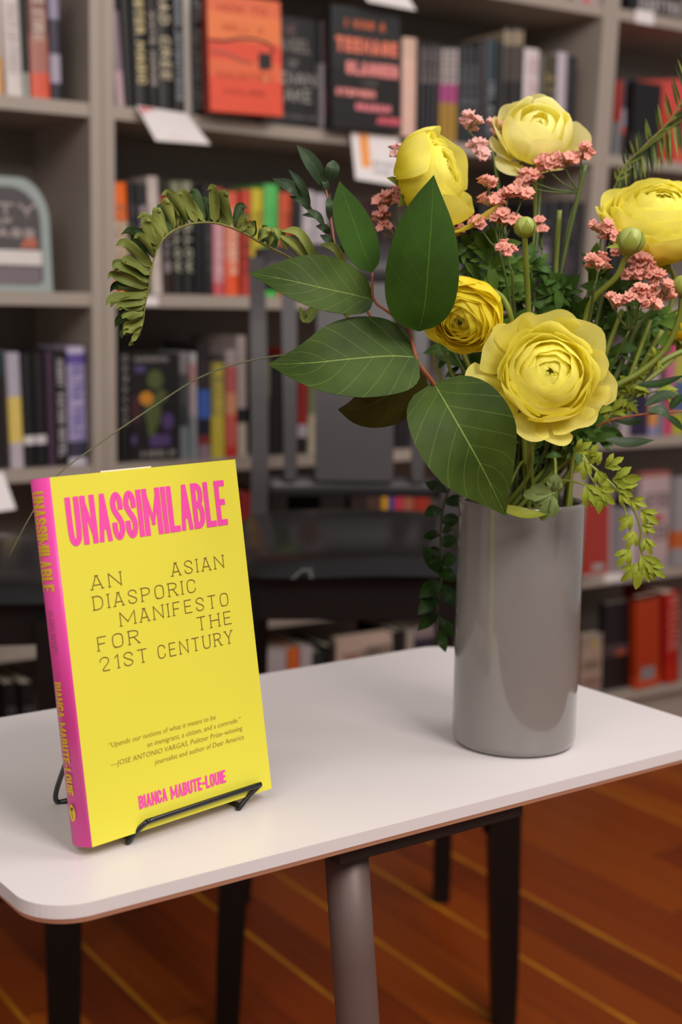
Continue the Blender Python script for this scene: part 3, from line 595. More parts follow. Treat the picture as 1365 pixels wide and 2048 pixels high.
t, uv = quad_card('shelf_card', 'white card with an orange stripe hanging below the pink-lettered cover', [(702, 263), (797, 276), (803, 372), (712, 358)], [('printed_stripe', '#ea9a4a', .16, .36, .02, .72)])
b = bmesh.new()
for i, ww in enumerate(('STAFF', 'PICK')):
    letters(b, ww, .42, .9 if i == 0 else .8, 0, .1, .012, (lambda v0: (lambda q: uv(q.x, v0-q.y)))(.66+.17*i), gap=.2)
obj('printed_lettering', b, mat('ink_grey_card', '#8a8484', .5), t)
quad_card('shelf_card', 'white card cut by the top picture edge above the pink-lettered cover', [(700, -48), (800, -34), (833, 21), (737, 3)], ins=(-.004, -.05))
quad_card('shelf_card', 'white card at the left picture edge beside the yellow book', [(-70, 952), (6, 944), (32, 1018), (-50, 1030)], ins=(-.004, -.06))
def flat_label(label, x0, x1, y0, y1, cat='label'):
    s0, z0 = onb(x0, y1, -.001); s1, z1 = onb(x1, y0, -.001)
    b = bmesh.new(); box(b, 0, s1-s0, -.0008, 0, 0, z1-z0); o = obj('shelf_label', b, M_card); o.location = bpt(s0, .0035, z0); o.rotation_euler.z = YB
    return tag(o, label, cat, 'paper labels stuck on the shelf edges')
flat_label('small white label on the shelf edge at the top right corner', 1274, 1312, 24, 44)
flat_label('small white label on the shelf edge behind the curled fern tip', 285, 318, 594, 611)
flat_label('pale label on the shelf edge right of the vase', 1212, 1248, 1146, 1166)

# ------------------------------------------------------------------ chairs
M_blk = mat('black_stained_wood', '#0f0c0b', .4, noise_amt=.1, nscale=12, spec=.3)
M_blk2 = mat('black_lacquer_back', '#332e30', .38, noise_amt=.06, nscale=12)
M_lea = mat('black_leather', '#101011', .27, noise_amt=.12, nscale=60, bump=.25, spec=.5)
def beam(name, p0, p1, w0, w1, d0, d1, t, m):
    """square tapered bar from p0 to p1 (widths in x, depths in y)"""
    b = bmesh.new(); P = catmull(p0, 6) if isinstance(p0, list) else [Vector(p0), Vector(p1)]
    N = len(P)-1; rings = []
    for i, p in enumerate(P):
        w = w0+(w1-w0)*i/N; d = d0+(d1-d0)*i/N
        rings.append([b.verts.new(p+Vector((sx*w/2, sy*d/2, 0))) for sx, sy in ((-1, -1), (1, -1), (1, 1), (-1, 1))])
    for a, c in zip(rings, rings[1:]):
        for k in range(4): b.faces.new((a[k], a[(k+1) % 4], c[(k+1) % 4], c[k]))
    b.faces.new(rings[0][::-1]); b.faces.new(rings[-1])
    bmesh.ops.bevel(b, geom=[e for e in b.edges if abs(e.verts[0].co.z-e.verts[1].co.z) > .01], offset=.003, segments=2, affect='EDGES')
    return obj(name, b, m, t)
def chair(label, loc, rz):
    t = thing('counter_chair', label, 'chair', loc, rz, 'black counter-height chairs behind the table')
    hf, hb = .185, .159
    for s in (-1, 1):
        beam('leg', [(s*(hf+.009)+.008, .02, .66), (s*(hf+.009)+.008, .02, .35), (s*(hf+.016)+.008, .02, .12), (s*(hf+.020)+.008, .025, 0)], None, .050, .034, .058, .034, t, M_blk)
        beam('leg', [(s*hb, .405, .70), (s*hb, .41, .4), (s*.168-(.006 if s < 0 else 0), .43, .15), (s*.172-(.012 if s < 0 else 0), .455, 0)], None, .032, .028, .034, .03, t, M_blk)
        beam('back_post', [(s*hb, .405, .70), (s*hb, .415, .8), (s*(hb+.004), .45, 1.0), (s*(hb+.008), .50, 1.13)], None, .029, .027, .032, .024, t, M_blk2)
        beam('slat', [(s*.107, .42, .76), (s*.110, .448, .95), (s*.113, .482, 1.09)], None, .022, .026, .012, .012, t, M_blk2)
        b = bmesh.new(); box(b, s*hf-.009, s*hf+.009, .03, .41, .29, .325, .002); obj('side_stretcher', b, M_blk, t)
        b = bmesh.new(); box(b, s*(hf-.002)-.009, s*(hf-.002)+.009, .03, .41, .625, .682); obj('side_rail', b, M_blk, t)
    b = bmesh.new(); box(b, -hf-.01, hf+.01, .0, .022, .615, .682, .002); obj('front_rail', b, M_blk, t)
    b = bmesh.new(); box(b, -hb, hb, .395, .412, .625, .682, .002); obj('rear_rail', b, M_blk, t)
    beam('splat', [(0, .42, .76), (0, .448, .95), (0, .482, 1.09)], None, .133, .128, .010, .010, t, M_blk2)
    # curved rails
    for nm, z0, z1, y0, y1 in (('lower_back_rail', .733, .765, .412, .42), ('top_back_rail', 1.075, 1.145, .478, .505)):
        b = bmesh.new(); R0 = []
        for i in range(13):
            u = -1+2*i/12; x = u*(hb+.012 if z0 > 1 else hb); bow = .012*(1-u*u); cr = .012*(1-u*u) if z0 > 1 else 0
            R0.append([b.verts.new(v) for v in ((x, y0+bow, z0), (x, y0+bow+.022, z0), (x, y1+bow+.022, z1+cr), (x, y1+bow, z1+cr))])
        for a, c in zip(R0, R0[1:]):
            for k in range(4): b.faces.new((a[k], a[(k+1) % 4], c[(k+1) % 4], c[k]))
        b.faces.new(R0[0]); b.faces.new(R0[-1][::-1]); obj(nm, b, M_blk2, t, True)
    # padded seat
    b = bmesh.new(); n = 18
    def sp(u, v, top):
        x = u*(.218-.02*(v+1)/2); y = .208+v*.236
        e = max(abs(u), abs(v)); 
        rr = (abs(u)**7+abs(v)**7)**(1/7) if e > 0 else 0; k = e/rr if rr > 1e-6 else 1
        x *= k; y = .208+(y-.208)*k
        z = .680+(.030*(1-e**5)**.6+.004*math.cos(u*1.3)*math.cos(v*1.3)) if top else .680-.006*(1-e**6)
        z += .009*(v+1)/2
        if top: z += .003*math.sin(u*3.1+1)*(1 if v < -.2 else .4)
        return (x, y, z)
    for top in (1, 0):
        G = [[b.verts.new(sp(-1+2*i/n, -1+2*j/n, top)) for j in range(n+1)] for i in range(n+1)]
        for i in range(n):
            for j in range(n): b.faces.new((G[i][j], G[i+1][j], G[i+1][j+1], G[i][j+1]))
    bmesh.ops.remove_doubles(b, verts=b.verts, dist=.0004); obj('seat', b, M_lea, t, True)
    return t
chair('black counter-height chair with slats and a wide splat, behind the vase and yellow book', (.043, 1.92, 0), R(3))
A_ = Vector((-.352, 1.72, 0)); th = R(101)
off = Matrix.Rotation(th, 3, 'Z') @ Vector((-.185, .02, 0))
chair('black counter-height chair turned sideways, cut by the left picture edge', A_-off, th)

# ------------------------------------------------------------------ table
TY = R(36.2); TU = Vector((math.cos(TY), math.sin(TY), 0)); TV = Vector((-math.sin(TY), math.cos(TY), 0)); TZ = .70
t0 = TU*.314+TV*.717
tb = thing('side_table', 'small white rectangular table with rounded corners carrying the book and vase', 'table', t0, TY)
M_wht = mat('white_laminate', '#ddd6d6', .36, noise_amt=.012, nscale=25)
b = bmesh.new(); poly = rrect(0, .628, 0, .380, .034, 12); a, c = prism(b, poly, TZ-.0085, TZ)
bmesh.ops.bevel(b, geom=[e for e in b.edges if all(v.co.z > TZ-.0001 for v in e.verts)], offset=.0012, segments=2, affect='EDGES')
obj('tabletop', b, M_wht, tb)
b = bmesh.new(); P1 = rrect(0.0003, .6277, .0003, .3797, .034, 12); P2 = rrect(.002, .626, .002, .378, .033, 12)
v1 = [b.verts.new((x, y, TZ-.0085)) for x, y in P1]; v2 = [b.verts.new((x, y, TZ-.0124)) for x, y in P2]; n = len(v1)
for i in range(n): b.faces.new((v1[i], v1[(i+1) % n], v2[(i+1) % n], v2[i]))
b.faces.new(v2); b.faces.new(v1[::-1]); obj('beech_underlayer', b, mat('beech_edge', '#d8a688', .5), tb)
M_steel = mat('black_powder_steel', '#1d1a19', .45)
b = bmesh.new(); box(b, .222, .391, .010, .075, TZ-.0245, TZ-.0124, .001); obj('mounting_plate', b, M_steel, tb)
b = bmesh.new(); L0 = Vector((.246, .036, TZ-.0235)); L1 = Vector((.246+.047, .036-.03, .0))
tube(b, [L0.lerp(L1, i/8) for i in range(9)], .0156, 28); obj('leg', b, mat('brushed_steel_tube', '#6e5c57', .5, metal=.3, noise_amt=.04), tb, True)
b = bmesh.new(); lathe(b, [(0, 0), (.13, 0), (.13, .006), (.12, .01), (0, .012)], 40); bmesh.ops.translate(b, verts=b.verts, vec=(.293, .02, 0)); obj('foot_plate', b, M_steel, tb)

# ------------------------------------------------------------------ yellow book
BO = Vector((-0.15734527, 0.84406889, CAMH-0.34205646)); bu = Vector((0.69511328, 0.71886091, 0.00751831)); bv = Vector((-0.12452469, 0.11009786, 0.98608928)); bn = bu.cross(bv)
BW, BH, BT = .160, .236, .0222
yb = thing('yellow_book', 'yellow hardcover with hot pink title and spine standing on a black wire easel', 'book')
yb.matrix_world = Matrix(((bu.x, -bn.x, bv.x, BO.x), (bu.y, -bn.y, bv.y, BO.y), (bu.z, -bn.z, bv.z, BO.z), (0, 0, 0, 1)))
# local: x across the cover, y into the book, z up
M_yel = mat('yellow_jacket', '#e3da45', .33, noise_amt=.01, nscale=8, spec=.45); M_pnk = mat('pink_jacket', '#f24fab', .33, noise_amt=.02, nscale=8)
b = bmesh.new(); bt = .003
out = [(.0045, 0), (BW, 0), (BW, bt), (.008, bt), (.004, .006), (.004, BT-.006), (.008, BT-bt), (BW, BT-bt), (BW, BT), (.0045, BT)]
arc = [(.0045-.0030*math.sin(math.pi*k/10)**.8, BT-BT*k/10) for k in range(1, 10)]
prof = out+arc; NP = len(prof)
lo = [b.verts.new((x, y, 0)) for x, y in prof]; hi = [b.verts.new((x, y, BH)) for x, y in prof]
for i in range(NP):
    f = b.faces.new((lo[i], lo[(i+1) % NP], hi[(i+1) % NP], hi[i])); f.material_index = 1 if i >= 9 else 0; f.smooth = i >= 9
for V, rev in ((lo, True), (hi, False)):
    for idx in ([0, 1, 2, 3], [0, 3, 4, 18, 17] if False else [0, 3, 4], [8, 9, 6, 7][::1] if False else [6, 7, 8, 9], [5, 6, 9]):
        b.faces.new([V[i] for i in idx]).material_index = 0
    sp_ = [4, 5, 9]+list(range(10, NP))+[0]
    f = b.faces.new([V[i] for i in sp_]); f.material_index = 1
obj('dust_jacket', b, [M_yel, M_pnk], yb)
b = bmesh.new(); box(b, .0045, BW-.004, bt+.0002, BT-bt-.0002, .003, BH-.0035); b2 = bmesh.new(); box(b2, .052, .094, .0115, .0118, .05, BH+.0011); obj('paper_slip', b2, mat('slip_paper', '#efe2cc', .7), yb)
obj('page_block', b, mat('cream_pages', '#e6d6bd', .8, noise_amt=.1, nscale=300), yb)
mm = .001
f_front = lambda q: Vector((q.x*mm, -.00025, q.y*mm))
b = bmesh.new()
def heavy(b, text, x0, x1, y0, y1, hw, f): letters(b, text, x0, x1, y0, y1, hw, f, gap=.07, space=.6, heavyw=True)
heavy(b, 'UNASSIMILABLE', 13.4, 146.7, 190.9, 222.4, 2.08, f_front); obj('title_lettering', b, M_pnk, yb, recalc=False)
b = bmesh.new(); heavy(b, 'BIANCA MABUTE-LOUIE', 43.8, 119, 14.4, 23.2, .78, f_front); obj('author_lettering', b, M_pnk, yb, recalc=False)
M_ink = mat('thin_brown_ink', '#6e5626', .5)
b = bmesh.new()
for tx, x0, x1, y0 in (('AN', 26.2, 50.2, 161.4), ('ASIAN', 92.1, 138.6, 161.4), ('DIASPORIC', 26.2, 111.1, 148.2), ('MANIFESTO', 45.6, 139, 134.9), ('FOR', 26, 59.2, 121.8), ('THE', 109, 139.8, 121.8), ('21ST', 26.1, 64, 108.4), ('CENTURY', 73, 138.9, 108.4)):
    letters(b, tx, x0, x1, y0, y0+9.2, .30, f_front, gap=.34, serif=1.25)
obj('subtitle_lettering', b, M_ink, yb, recalc=False)
def font_mesh(name, lines, size, m, parent, shear=.15):
    mb = bmesh.new()
    for tx, x0, x1, y in lines:
        cu = bpy.data.curves.new('txt', 'FONT'); cu.body = tx; cu.size = size; cu.shear = shear; cu.resolution_u = 2; cu.offset = -.00001
        ob = bpy.data.objects.new('txt', cu); COL.objects.link(ob); dg = bpy.context.evaluated_depsgraph_get()
        me = bpy.data.meshes.new_from_object(ob.evaluated_get(dg)); bpy.data.objects.remove(ob)
        xs_ = [v.co.x for v in me.vertices]; k = (x1-x0)/(max(xs_)-min(xs_)); mx = min(xs_)
        for v in me.vertices: v.co = (x0+(v.co.x-mx)*k, -.00025, y+v.co.y)
        mb.from_mesh(me); bpy.data.meshes.remove(me)
    return obj(name, mb, m, parent, recalc=False)
font_mesh('quote_lettering', [('\u201cUpends our notions of what it means to be', .0256, .116, .0592), ('an immigrant, a citizen, and a comrade.\u201d', .0557, .1385, .0530),
    ('\u2014JOSE ANTONIO VARGAS, Pulitzer Prize\u2013winning', .0255, .139, .0467), ('journalist and author of Dear America', .0602, .1392, .0404)], .0048, mat('faint_ink', '#a48e34', .5), yb)
# spine lettering (runs down; letter tops towards the front cover)
def f_spine(q):
    yy = .0140-q.y*mm; k = min(1, max(0, 1-yy/BT)); x = .0045-.0030*math.sin(math.pi*k)**.8-.00030
    return Vector((x, yy, (236-q.x)*mm))
M_sy = mat('spine_yellow', '#e8c52c', .4)
def wrap(b, lift=0):
    bmesh.ops.subdivide_edges(b, edges=b.edges, cuts=4, use_grid_fill=True)
    for v in b.verts:
        z = abs(v.co.z); q = f_spine(Vector((v.co.x, v.co.y, 0))); q.x -= z+lift; v.co = q
f_flat = lambda q: q.copy()
def fine_letters(b, text, x0, x1, y0, y1, hw): heavy(b, text, x0, x1, y0, y1, hw, f_flat); wrap(b)
b = bmesh.new(); fine_letters(b, 'UNASSIMILABLE', 8, 72, -4.5, 8.5, .95); obj('spine_title_lettering', b, M_sy, yb, recalc=False)
b = bmesh.new(); fine_letters(b, 'BIANCA MABUTE-LOUIE', 130, 203, -3.5, 4.5, .7); obj('spine_author_lettering', b, M_sy, yb, recalc=False)
b = bmesh.new(); letters(b, 'AN ASIAN DIASPORIC', 84, 112, 2.2, 5, .14, f_flat); letters(b, 'MANIFESTO FOR THE', 84, 108, -1, 1.6, .14, f_flat); wrap(b); obj('spine_subtitle_lettering', b, mat('spine_faint', '#c06a80', .5), yb, recalc=False)
b = bmesh.new()
def spoly(pts): b.faces.new([b.verts.new(f_spine(Vector((x, y, 0)))) for x, y in pts])
for k in range(12):
    a0, a1 = R(180*k/12-90), R(180*(k+1)/12-90)
    # oval in slices so it hugs the spine
    y0_, y1_ = 4*math.sin(a0)+.2, 4*math.sin(a1)+.2; h0, h1 = 5.6*math.cos(a0), 5.6*math.cos(a1)
    spoly([(214.5-h0, y0_), (214.5+h0, y0_), (214.5+h1, y1_), (214.5-h1, y1_)])
bmesh.ops.remove_doubles(b, verts=b.verts, dist=1e-6)
obj('spine_badge', b, M_sy, yb, recalc=False)
b = bmesh.new()
def f_spine2(q): v = f_spine(q); v.x -= .00012; return v
strip(b, [(212.5, .2), (218.5, .3)], .28, 0, f_spine2)
for dx, dy in ((1.2, 1.8), (-1.2, 1.8), (1.5, .2), (-1.2, -1.4), (1.2, -1.4)):
    strip(b, [(212.3, .2), (211.6+dx*.6, .2+dy)], .45, .1, f_spine2)
obj('spine_badge_tree', b, mat('badge_dark', '#2c3010', .5), yb, recalc=False)

# ------------------------------------------------------------------ wire easel
M_wire = mat('black_wire', '#0f1012', .3, coat=.3, noise_amt=.03)
es = thing('book_easel', 'small black wire easel holding up the yellow book', 'easel', (0, 0, 0))
def BL(x, y, z): return yb.matrix_world @ Vector((x, y, z)) if False else BO+bu*x-bn*y+bv*z
def drop(p, z): q = p.copy(); q.z = z; return q
r_ = .00185; zt = TZ+r_
# front lip bar lies in front of the book's foot
LA, RA = BL(.046, -.0035, .006), BL(.147, -.0035, .0065)
fl_ = atz(256, 1684, zt); fr_ = atz(478, 1616, zt)
def shifted(p, dx, dy, z): return Vector((p.x+dx, p.y+dy, z))
hor = Vector((bu.x, bu.y, 0)).normalized(); inn = Vector((-hor.y, hor.x, 0))
b = bmesh.new()
curve_tube(b, [LA+hor*.000, LA.lerp(RA, .33), LA.lerp(RA, .66), RA], r_, seg=12); obj('lip_bar', b, M_wire, es, True)
for s_, top, ft in ((-1, LA, fl_), (1, RA, fr_)):
    b = bmesh.new(); back = ft+inn*.03; back.z = TZ+.0035
    curve_tube(b, [top, top.lerp(ft, .5)+Vector((0, 0, .001)), ft, ft+hor*(.006 if s_ < 0 else .004)+inn*.006+Vector((0, 0, .0)), back+hor*.004, BL(.05 if s_ < 0 else .125, BT+.006, .03), BL(.055 if s_ < 0 else .12, BT+.003, .1)], r_, seg=12)
    obj('side_wire', b, M_wire, es, True)
b = bmesh.new()
bk = atz(112, 1604, zt); top_ = BL(.03, BT+.003, .075)
bk2 = bk+hor*.085
curve_tube(b, [BL(.055, BT+.004, .1), BL(.03, BT+.012, .07), bk.lerp(at(122, 1550, .93), .9), bk+Vector((0, 0, .0012)), bk+hor*.008-inn*.004], r_, seg=12)
curve_tube(b, [bk+hor*.006-inn*.003, bk.lerp(bk2, .5)-inn*.004, bk2-hor*.004], r_, seg=12)
curve_tube(b, [bk2-hor*.006-inn*.003, bk2, BL(.12, BT+.02, .06), BL(.12, BT+.004, .1)], r_, seg=12)
obj('prop_wire', b, M_wire, es, True)
b = bmesh.new(); curve_tube(b, [BL(.055, BT+.0035, .1), BL(.09, BT+.0035, .112), BL(.12, BT+.0035, .1)], r_, seg=12); obj('top_wire', b, M_wire, es, True)

# ------------------------------------------------------------------ vase
VC = Vector((.1445, 1.1095, TZ)); VH = .2; VR = .0505
M_vase = mat('grey_glaze', '#7f7a76', .14, coat=.6, noise_amt=.03, nscale=18, spec=.6)
b = bmesh.new()
lathe(b, [(0, .0), (.042, 0), (.046, .0006), (.0492, .003), (.0503, .008), (.0503, .1), (.0503, .196), (.0500, .1990), (.0487, .2), (.0472, .1992), (.0466, .196), (.0466, .02), (.044, .012), (0, .011)], 96)
vs = obj('vase', b, M_vase, None, True); vs.location = VC; tag(vs, 'glossy grey cylindrical ceramic vase full of yellow flowers on the white table', 'vase')

# ------------------------------------------------------------------ plants
def leaf_mat(name, c1, c2, vein, trans=.12, rough=.38, nveins=7, vein_w=.05):
    if name in _mats: return _mats[name]
    m = bpy.data.materials.new(name); m.use_nodes = True; n = m.node_tree.nodes; l = m.node_tree.links
    b = n['Principled BSDF']; b.inputs['Roughness'].default_value = rough; b.inputs['Specular IOR Level'].default_value = .14
    uv = n.new('ShaderNodeUVMap'); sp = n.new('ShaderNodeSeparateXYZ'); l.new(uv.outputs[0], sp.inputs[0])
    def M(op, a, bb=None, c=None):
        x = n.new('ShaderNodeMath'); x.operation = op
        for i, v in enumerate((a, bb, c)):
            if v is None: continue
            if isinstance(v, (int, float)): x.inputs[i].default_value = v
            else: l.new(v, x.inputs[i])
        return x.outputs[0]
    au = M('ABSOLUTE', M('SUBTRACT', sp.outputs[0], .5)); mid = M('MULTIPLY', M('LESS_THAN', au, .008), .75)
    # side veins sweep forward
    ph = M('SUBTRACT', M('MULTIPLY', sp.outputs[1], nveins), M('MULTIPLY', M('POWER', M('MULTIPLY', au, 2), 1.0), nveins*.27))
    fr = M('ABSOLUTE', M('SUBTRACT', M('FRACT', ph), .5)); side = M('MULTIPLY', M('LESS_THAN', fr, vein_w*.55), .22)
    v = M('MINIMUM', M('ADD', mid, side), 1)
    tc = n.new('ShaderNodeTexCoord'); nz = n.new('ShaderNodeTexNoise'); nz.inputs['Scale'].default_value = 28; nz.inputs['Detail'].default_value = 5; l.new(tc.outputs['Object'], nz.inputs['Vector'])
    rp = n.new('ShaderNodeValToRGB'); rp.color_ramp.elements[0].position = .35; rp.color_ramp.elements[1].position = .68; rp.color_ramp.elements[0].color = lin(c1); rp.color_ramp.elements[1].color = lin(c2); l.new(nz.outputs[0], rp.inputs[0])
    mx = n.new('ShaderNodeMix'); mx.data_type = 'RGBA'; l.new(v, mx.inputs[0]); l.new(rp.outputs[0], mx.inputs[6]); mx.inputs[7].default_value = lin(vein)
    l.new(mx.outputs[2], b.inputs['Base Color'])
    vr = n.new('ShaderNodeTexVoronoi'); vr.inputs['Scale'].default_value = 420; l.new(tc.outputs['Object'], vr.inputs['Vector'])
    hsum = M('ADD', M('MULTIPLY', v, -1.0), M('MULTIPLY', vr.outputs[0], .35))
    bp = n.new('ShaderNodeBump'); bp.inputs['Strength'].default_value = .22; bp.inputs['Distance'].default_value = .0005; l.new(hsum, bp.inputs['Height']); l.new(bp.outputs[0], b.inputs['Normal'])
    t = n.new('ShaderNodeBsdfTranslucent'); ms = n.new('ShaderNodeMixShader'); ms.inputs[0].default_value = trans
    l.new(mx.outputs[2], t.inputs[0]); l.new(b.outputs[0], ms.inputs[1]); l.new(t.outputs[0], ms.inputs[2]); l.new(ms.outputs[0], n['Material Output'].inputs[0])
    _mats[name] = m; return m
def leaf_into(b, mid, wl, wr, normal, a=.8, p=.75, cup=.15, wave=.03, nu=5, nv=12, curl=0, seed=0, notch=0, thick=.00035, tipw=0):
    """mid: midrib points base->tip. a<1 pushes the widest place to the base; wl, wr half widths to each side"""
    uvl = b.loops.layers.uv.verify(); C = catmull(mid, max(2, nv//max(1, len(mid)-1))); N = len(C); nrm = Vector(normal).normalized()
    rows = []
    for i, c in enumerate(C):
        t = i/(N-1); tg = (C[min(i+1, N-1)]-C[max(i-1, 0)]).normalized(); sd = tg.cross(nrm)
        sd = sd.normalized() if sd.length > 1e-4 else Vector((1, 0, 0)); nn = sd.cross(tg).normalized()
        q_ = max(0, min(1, (t-.4)/.6)); k = max(0, math.sin(math.pi*min(1, t**a)))**(p+(1.0-p)*q_*q_*(3-2*q_))
        if t > .8: k = k*(1-tipw)+tipw*k
        row = []
        for j in range(-nu, nu+1):
            u = j/nu; w = (wr if u > 0 else wl)*k
            ed = 1+ (notch*math.sin(i*2.6+seed) if abs(j) == nu else 0)
            x = u*w*ed
            h = cup*abs(u)**1.6*w + wave*w*math.sin(t*9+seed+u*2)*abs(u) - curl*w*abs(u)**3
            row.append((c+sd*x+nn*h, (u+1)/2, t, nn))
        rows.append(row)
    def side(off):
        V = [[b.verts.new(q[0]+q[3]*off) for q in row] for row in rows]; return V
    Vt = side(thick/2); Vb = side(-thick/2)
    for V, rv in ((Vt, False), (Vb, True)):
        for i in range(N-1):
            for j in range(2*nu):
                q = [(i, j), (i, j+1), (i+1, j+1), (i+1, j)]
                if rv: q = q[::-1]
                try: f = b.faces.new([V[x][y] for x, y in q])
                except ValueError: continue
                for lp, (x, y) in zip(f.loops, q): lp[uvl].uv = (rows[x][y][1], rows[x][y][2])
                f.smooth = True
def leafobj(name, m, parent, specs, origin):
    b = bmesh.new()
    for sp in specs: leaf_into(b, **sp)
    bmesh.ops.translate(b, verts=b.verts, vec=-Vector(origin))
    return obj(name, b, m, parent, recalc=False)
def stemobj(name, m, parent, lines_, origin, seg=8):
    b = bmesh.new()
    for pts, r0, r1 in lines_: curve_tube(b, [Vector(p)-Vector(origin) for p in pts], r0, r1, seg)
    return obj(name, b, m, parent, True)
NEARV = Vector((0, -1, .15))
ROOT = VC+Vector((0, 0, .03))
def rim(ax, ay=0, z=.185): return VC+Vector((ax, ay, z))
M_sal = leaf_mat('salal_leaf', '#2f4214', '#44581f', '#869a4e', trans=.10, rough=.52)
M_sal2 = leaf_mat('salal_leaf_dark', '#28400c', '#30500e', '#4a701c', trans=.16, rough=.7, vein_w=.03)
M_sal3 = leaf_mat('salal_leaf_olive', '#3a3a10', '#4a4a18', '#6a6a30', trans=.15, rough=.5)
M_twig = mat('reddish_twig', '#8a4f34', .5, nscale=200, noise_amt=.2)
# --- salal branch
sb = thing('salal_branch', 'branch with six large broad green leaves reaching left out of the vase', 'foliage', ROOT)
tw = [at(745, 545, .985), at(748, 598, .985), at(775, 622, .985), at(815, 650, .985), at(826, 690, .985), at(838, 728, .985), at(870, 772, .995), at(930, 880, 1.03), rim(-.03, -.02), ROOT+Vector((0, 0, .01))]
stemobj('twig', M_twig, sb, [(tw, .0009, .0022)], ROOT)
PX = 1/2800
def lf(pts, Y, wl, wr, **k):
    ys = Y if isinstance(Y, (list, tuple)) else [Y]*len(pts)
    d = dict(mid=[at(x, y, q) for (x, y), q in zip(pts, ys)], wl=wl*ys[0]*PX, wr=wr*ys[0]*PX, normal=NEARV); d.update(k); return d
leafobj('leaf', M_sal, sb, [lf([(748, 600), (700, 588), (640, 575), (570, 559), (498, 546)], [.985, .975, .965, .96, .965], 50, 66, a=.78, p=.62, cup=.12, nu=6, nv=20, normal=(.05, -.93, .42), seed=1)], ROOT)
leafobj('leaf', M_sal, sb, [lf([(838, 715), (780, 712), (700, 718), (620, 726), (535, 729)], [.985, .972, .96, .955, .965], 88, 84, a=.72, p=.6, cup=.1, nu=6, nv=20, normal=(.05, -.9, .45), seed=2)], ROOT)
leafobj('leaf', M_sal2, sb, [lf([(745, 545), (728, 500), (708, 445), (692, 400), (679, 362)], [.985, .99, 1.0, 1.01, 1.02], 42, 36, a=.8, p=.65, cup=.1, nu=5, nv=18, normal=(.35, -.75, -.6), seed=3)], ROOT)
leafobj('leaf', M_sal2, sb, [lf([(838, 663), (850, 610), (858, 520), (864, 430), (868, 350)], [.975, .968, .965, .97, .98], 92, 66, a=.82, p=.66, cup=.08, nu=6, nv=20, normal=(.3, -.8, -.6), seed=4)], ROOT)
leafobj('leaf', M_sal, sb, [lf([(868, 765), (900, 820), (940, 890), (975, 955), (1012, 1032)], [.995, .98, .975, .985, 1.0], 102, 98, a=.76, p=.6, cup=.16, nu=6, nv=20, normal=(-.1, -.86, .5), seed=5)], ROOT)
leafobj('leaf', M_sal3, sb, [lf([(850, 745), (810, 770), (760, 800), (715, 818), (676, 819)], [1.0, 1.005, 1.01, 1.01, 1.01], 62, 50, a=.75, p=.65, cup=.1, nu=5, nv=18, normal=(0, -.9, -.4), seed=6)], ROOT)
# --- small-leaved twig
M_oliv = leaf_mat('olive_leaf', '#33442e', '#4a5c42', '#70805c', trans=.08, rough=.35, nveins=5)
ot = thing('olive_twig', 'thin twig with narrow grey-green leaves pointing to the upper left', 'foliage', ROOT)
stemobj('twig', M_twig, ot, [([at(603, 392, 1.06), at(630, 425, 1.06), at(655, 470, 1.055), at(690, 545, 1.05), at(760, 660, 1.06), at(900, 850, 1.08), rim(-.02), ROOT], .0007, .0016),
    ([at(652, 378, 1.08), at(660, 420, 1.075), at(672, 500, 1.06), at(690, 545, 1.05)], .0007, .0011)], ROOT)
ol = []
for p0, p1, w, Y in (((652, 378), (594, 290), 15, 1.08), ((654, 368), (668, 320), 14, 1.08), ((612, 400), (545, 357), 12, 1.06), ((622, 412), (577, 338), 8, 1.06), ((625, 425), (578, 392), 7, 1.06), ((645, 440), (604, 430), 6, 1.06),
        ((650, 455), (612, 418), 8, 1.05), ((660, 470), (632, 452), 8, 1.05), ((658, 440), (655, 395), 9, 1.07), ((668, 500), (640, 470), 8, 1.05), ((676, 515), (700, 470), 9, 1.06), ((655, 395), (640, 350), 7, 1.085)):
    mx_, my_ = (p0[0]+p1[0])/2, (p0[1]+p1[1])/2
    leafobj('leaf', M_oliv, ot, [lf([p0, (mx_+4, my_-5), p1], [Y, Y-.008, Y-.002], w, w, a=.95, p=.8, cup=.2, nu=2, nv=8, normal=(rnd.uniform(-.3, .3), -.9, rnd.uniform(0, .6)))], ROOT)
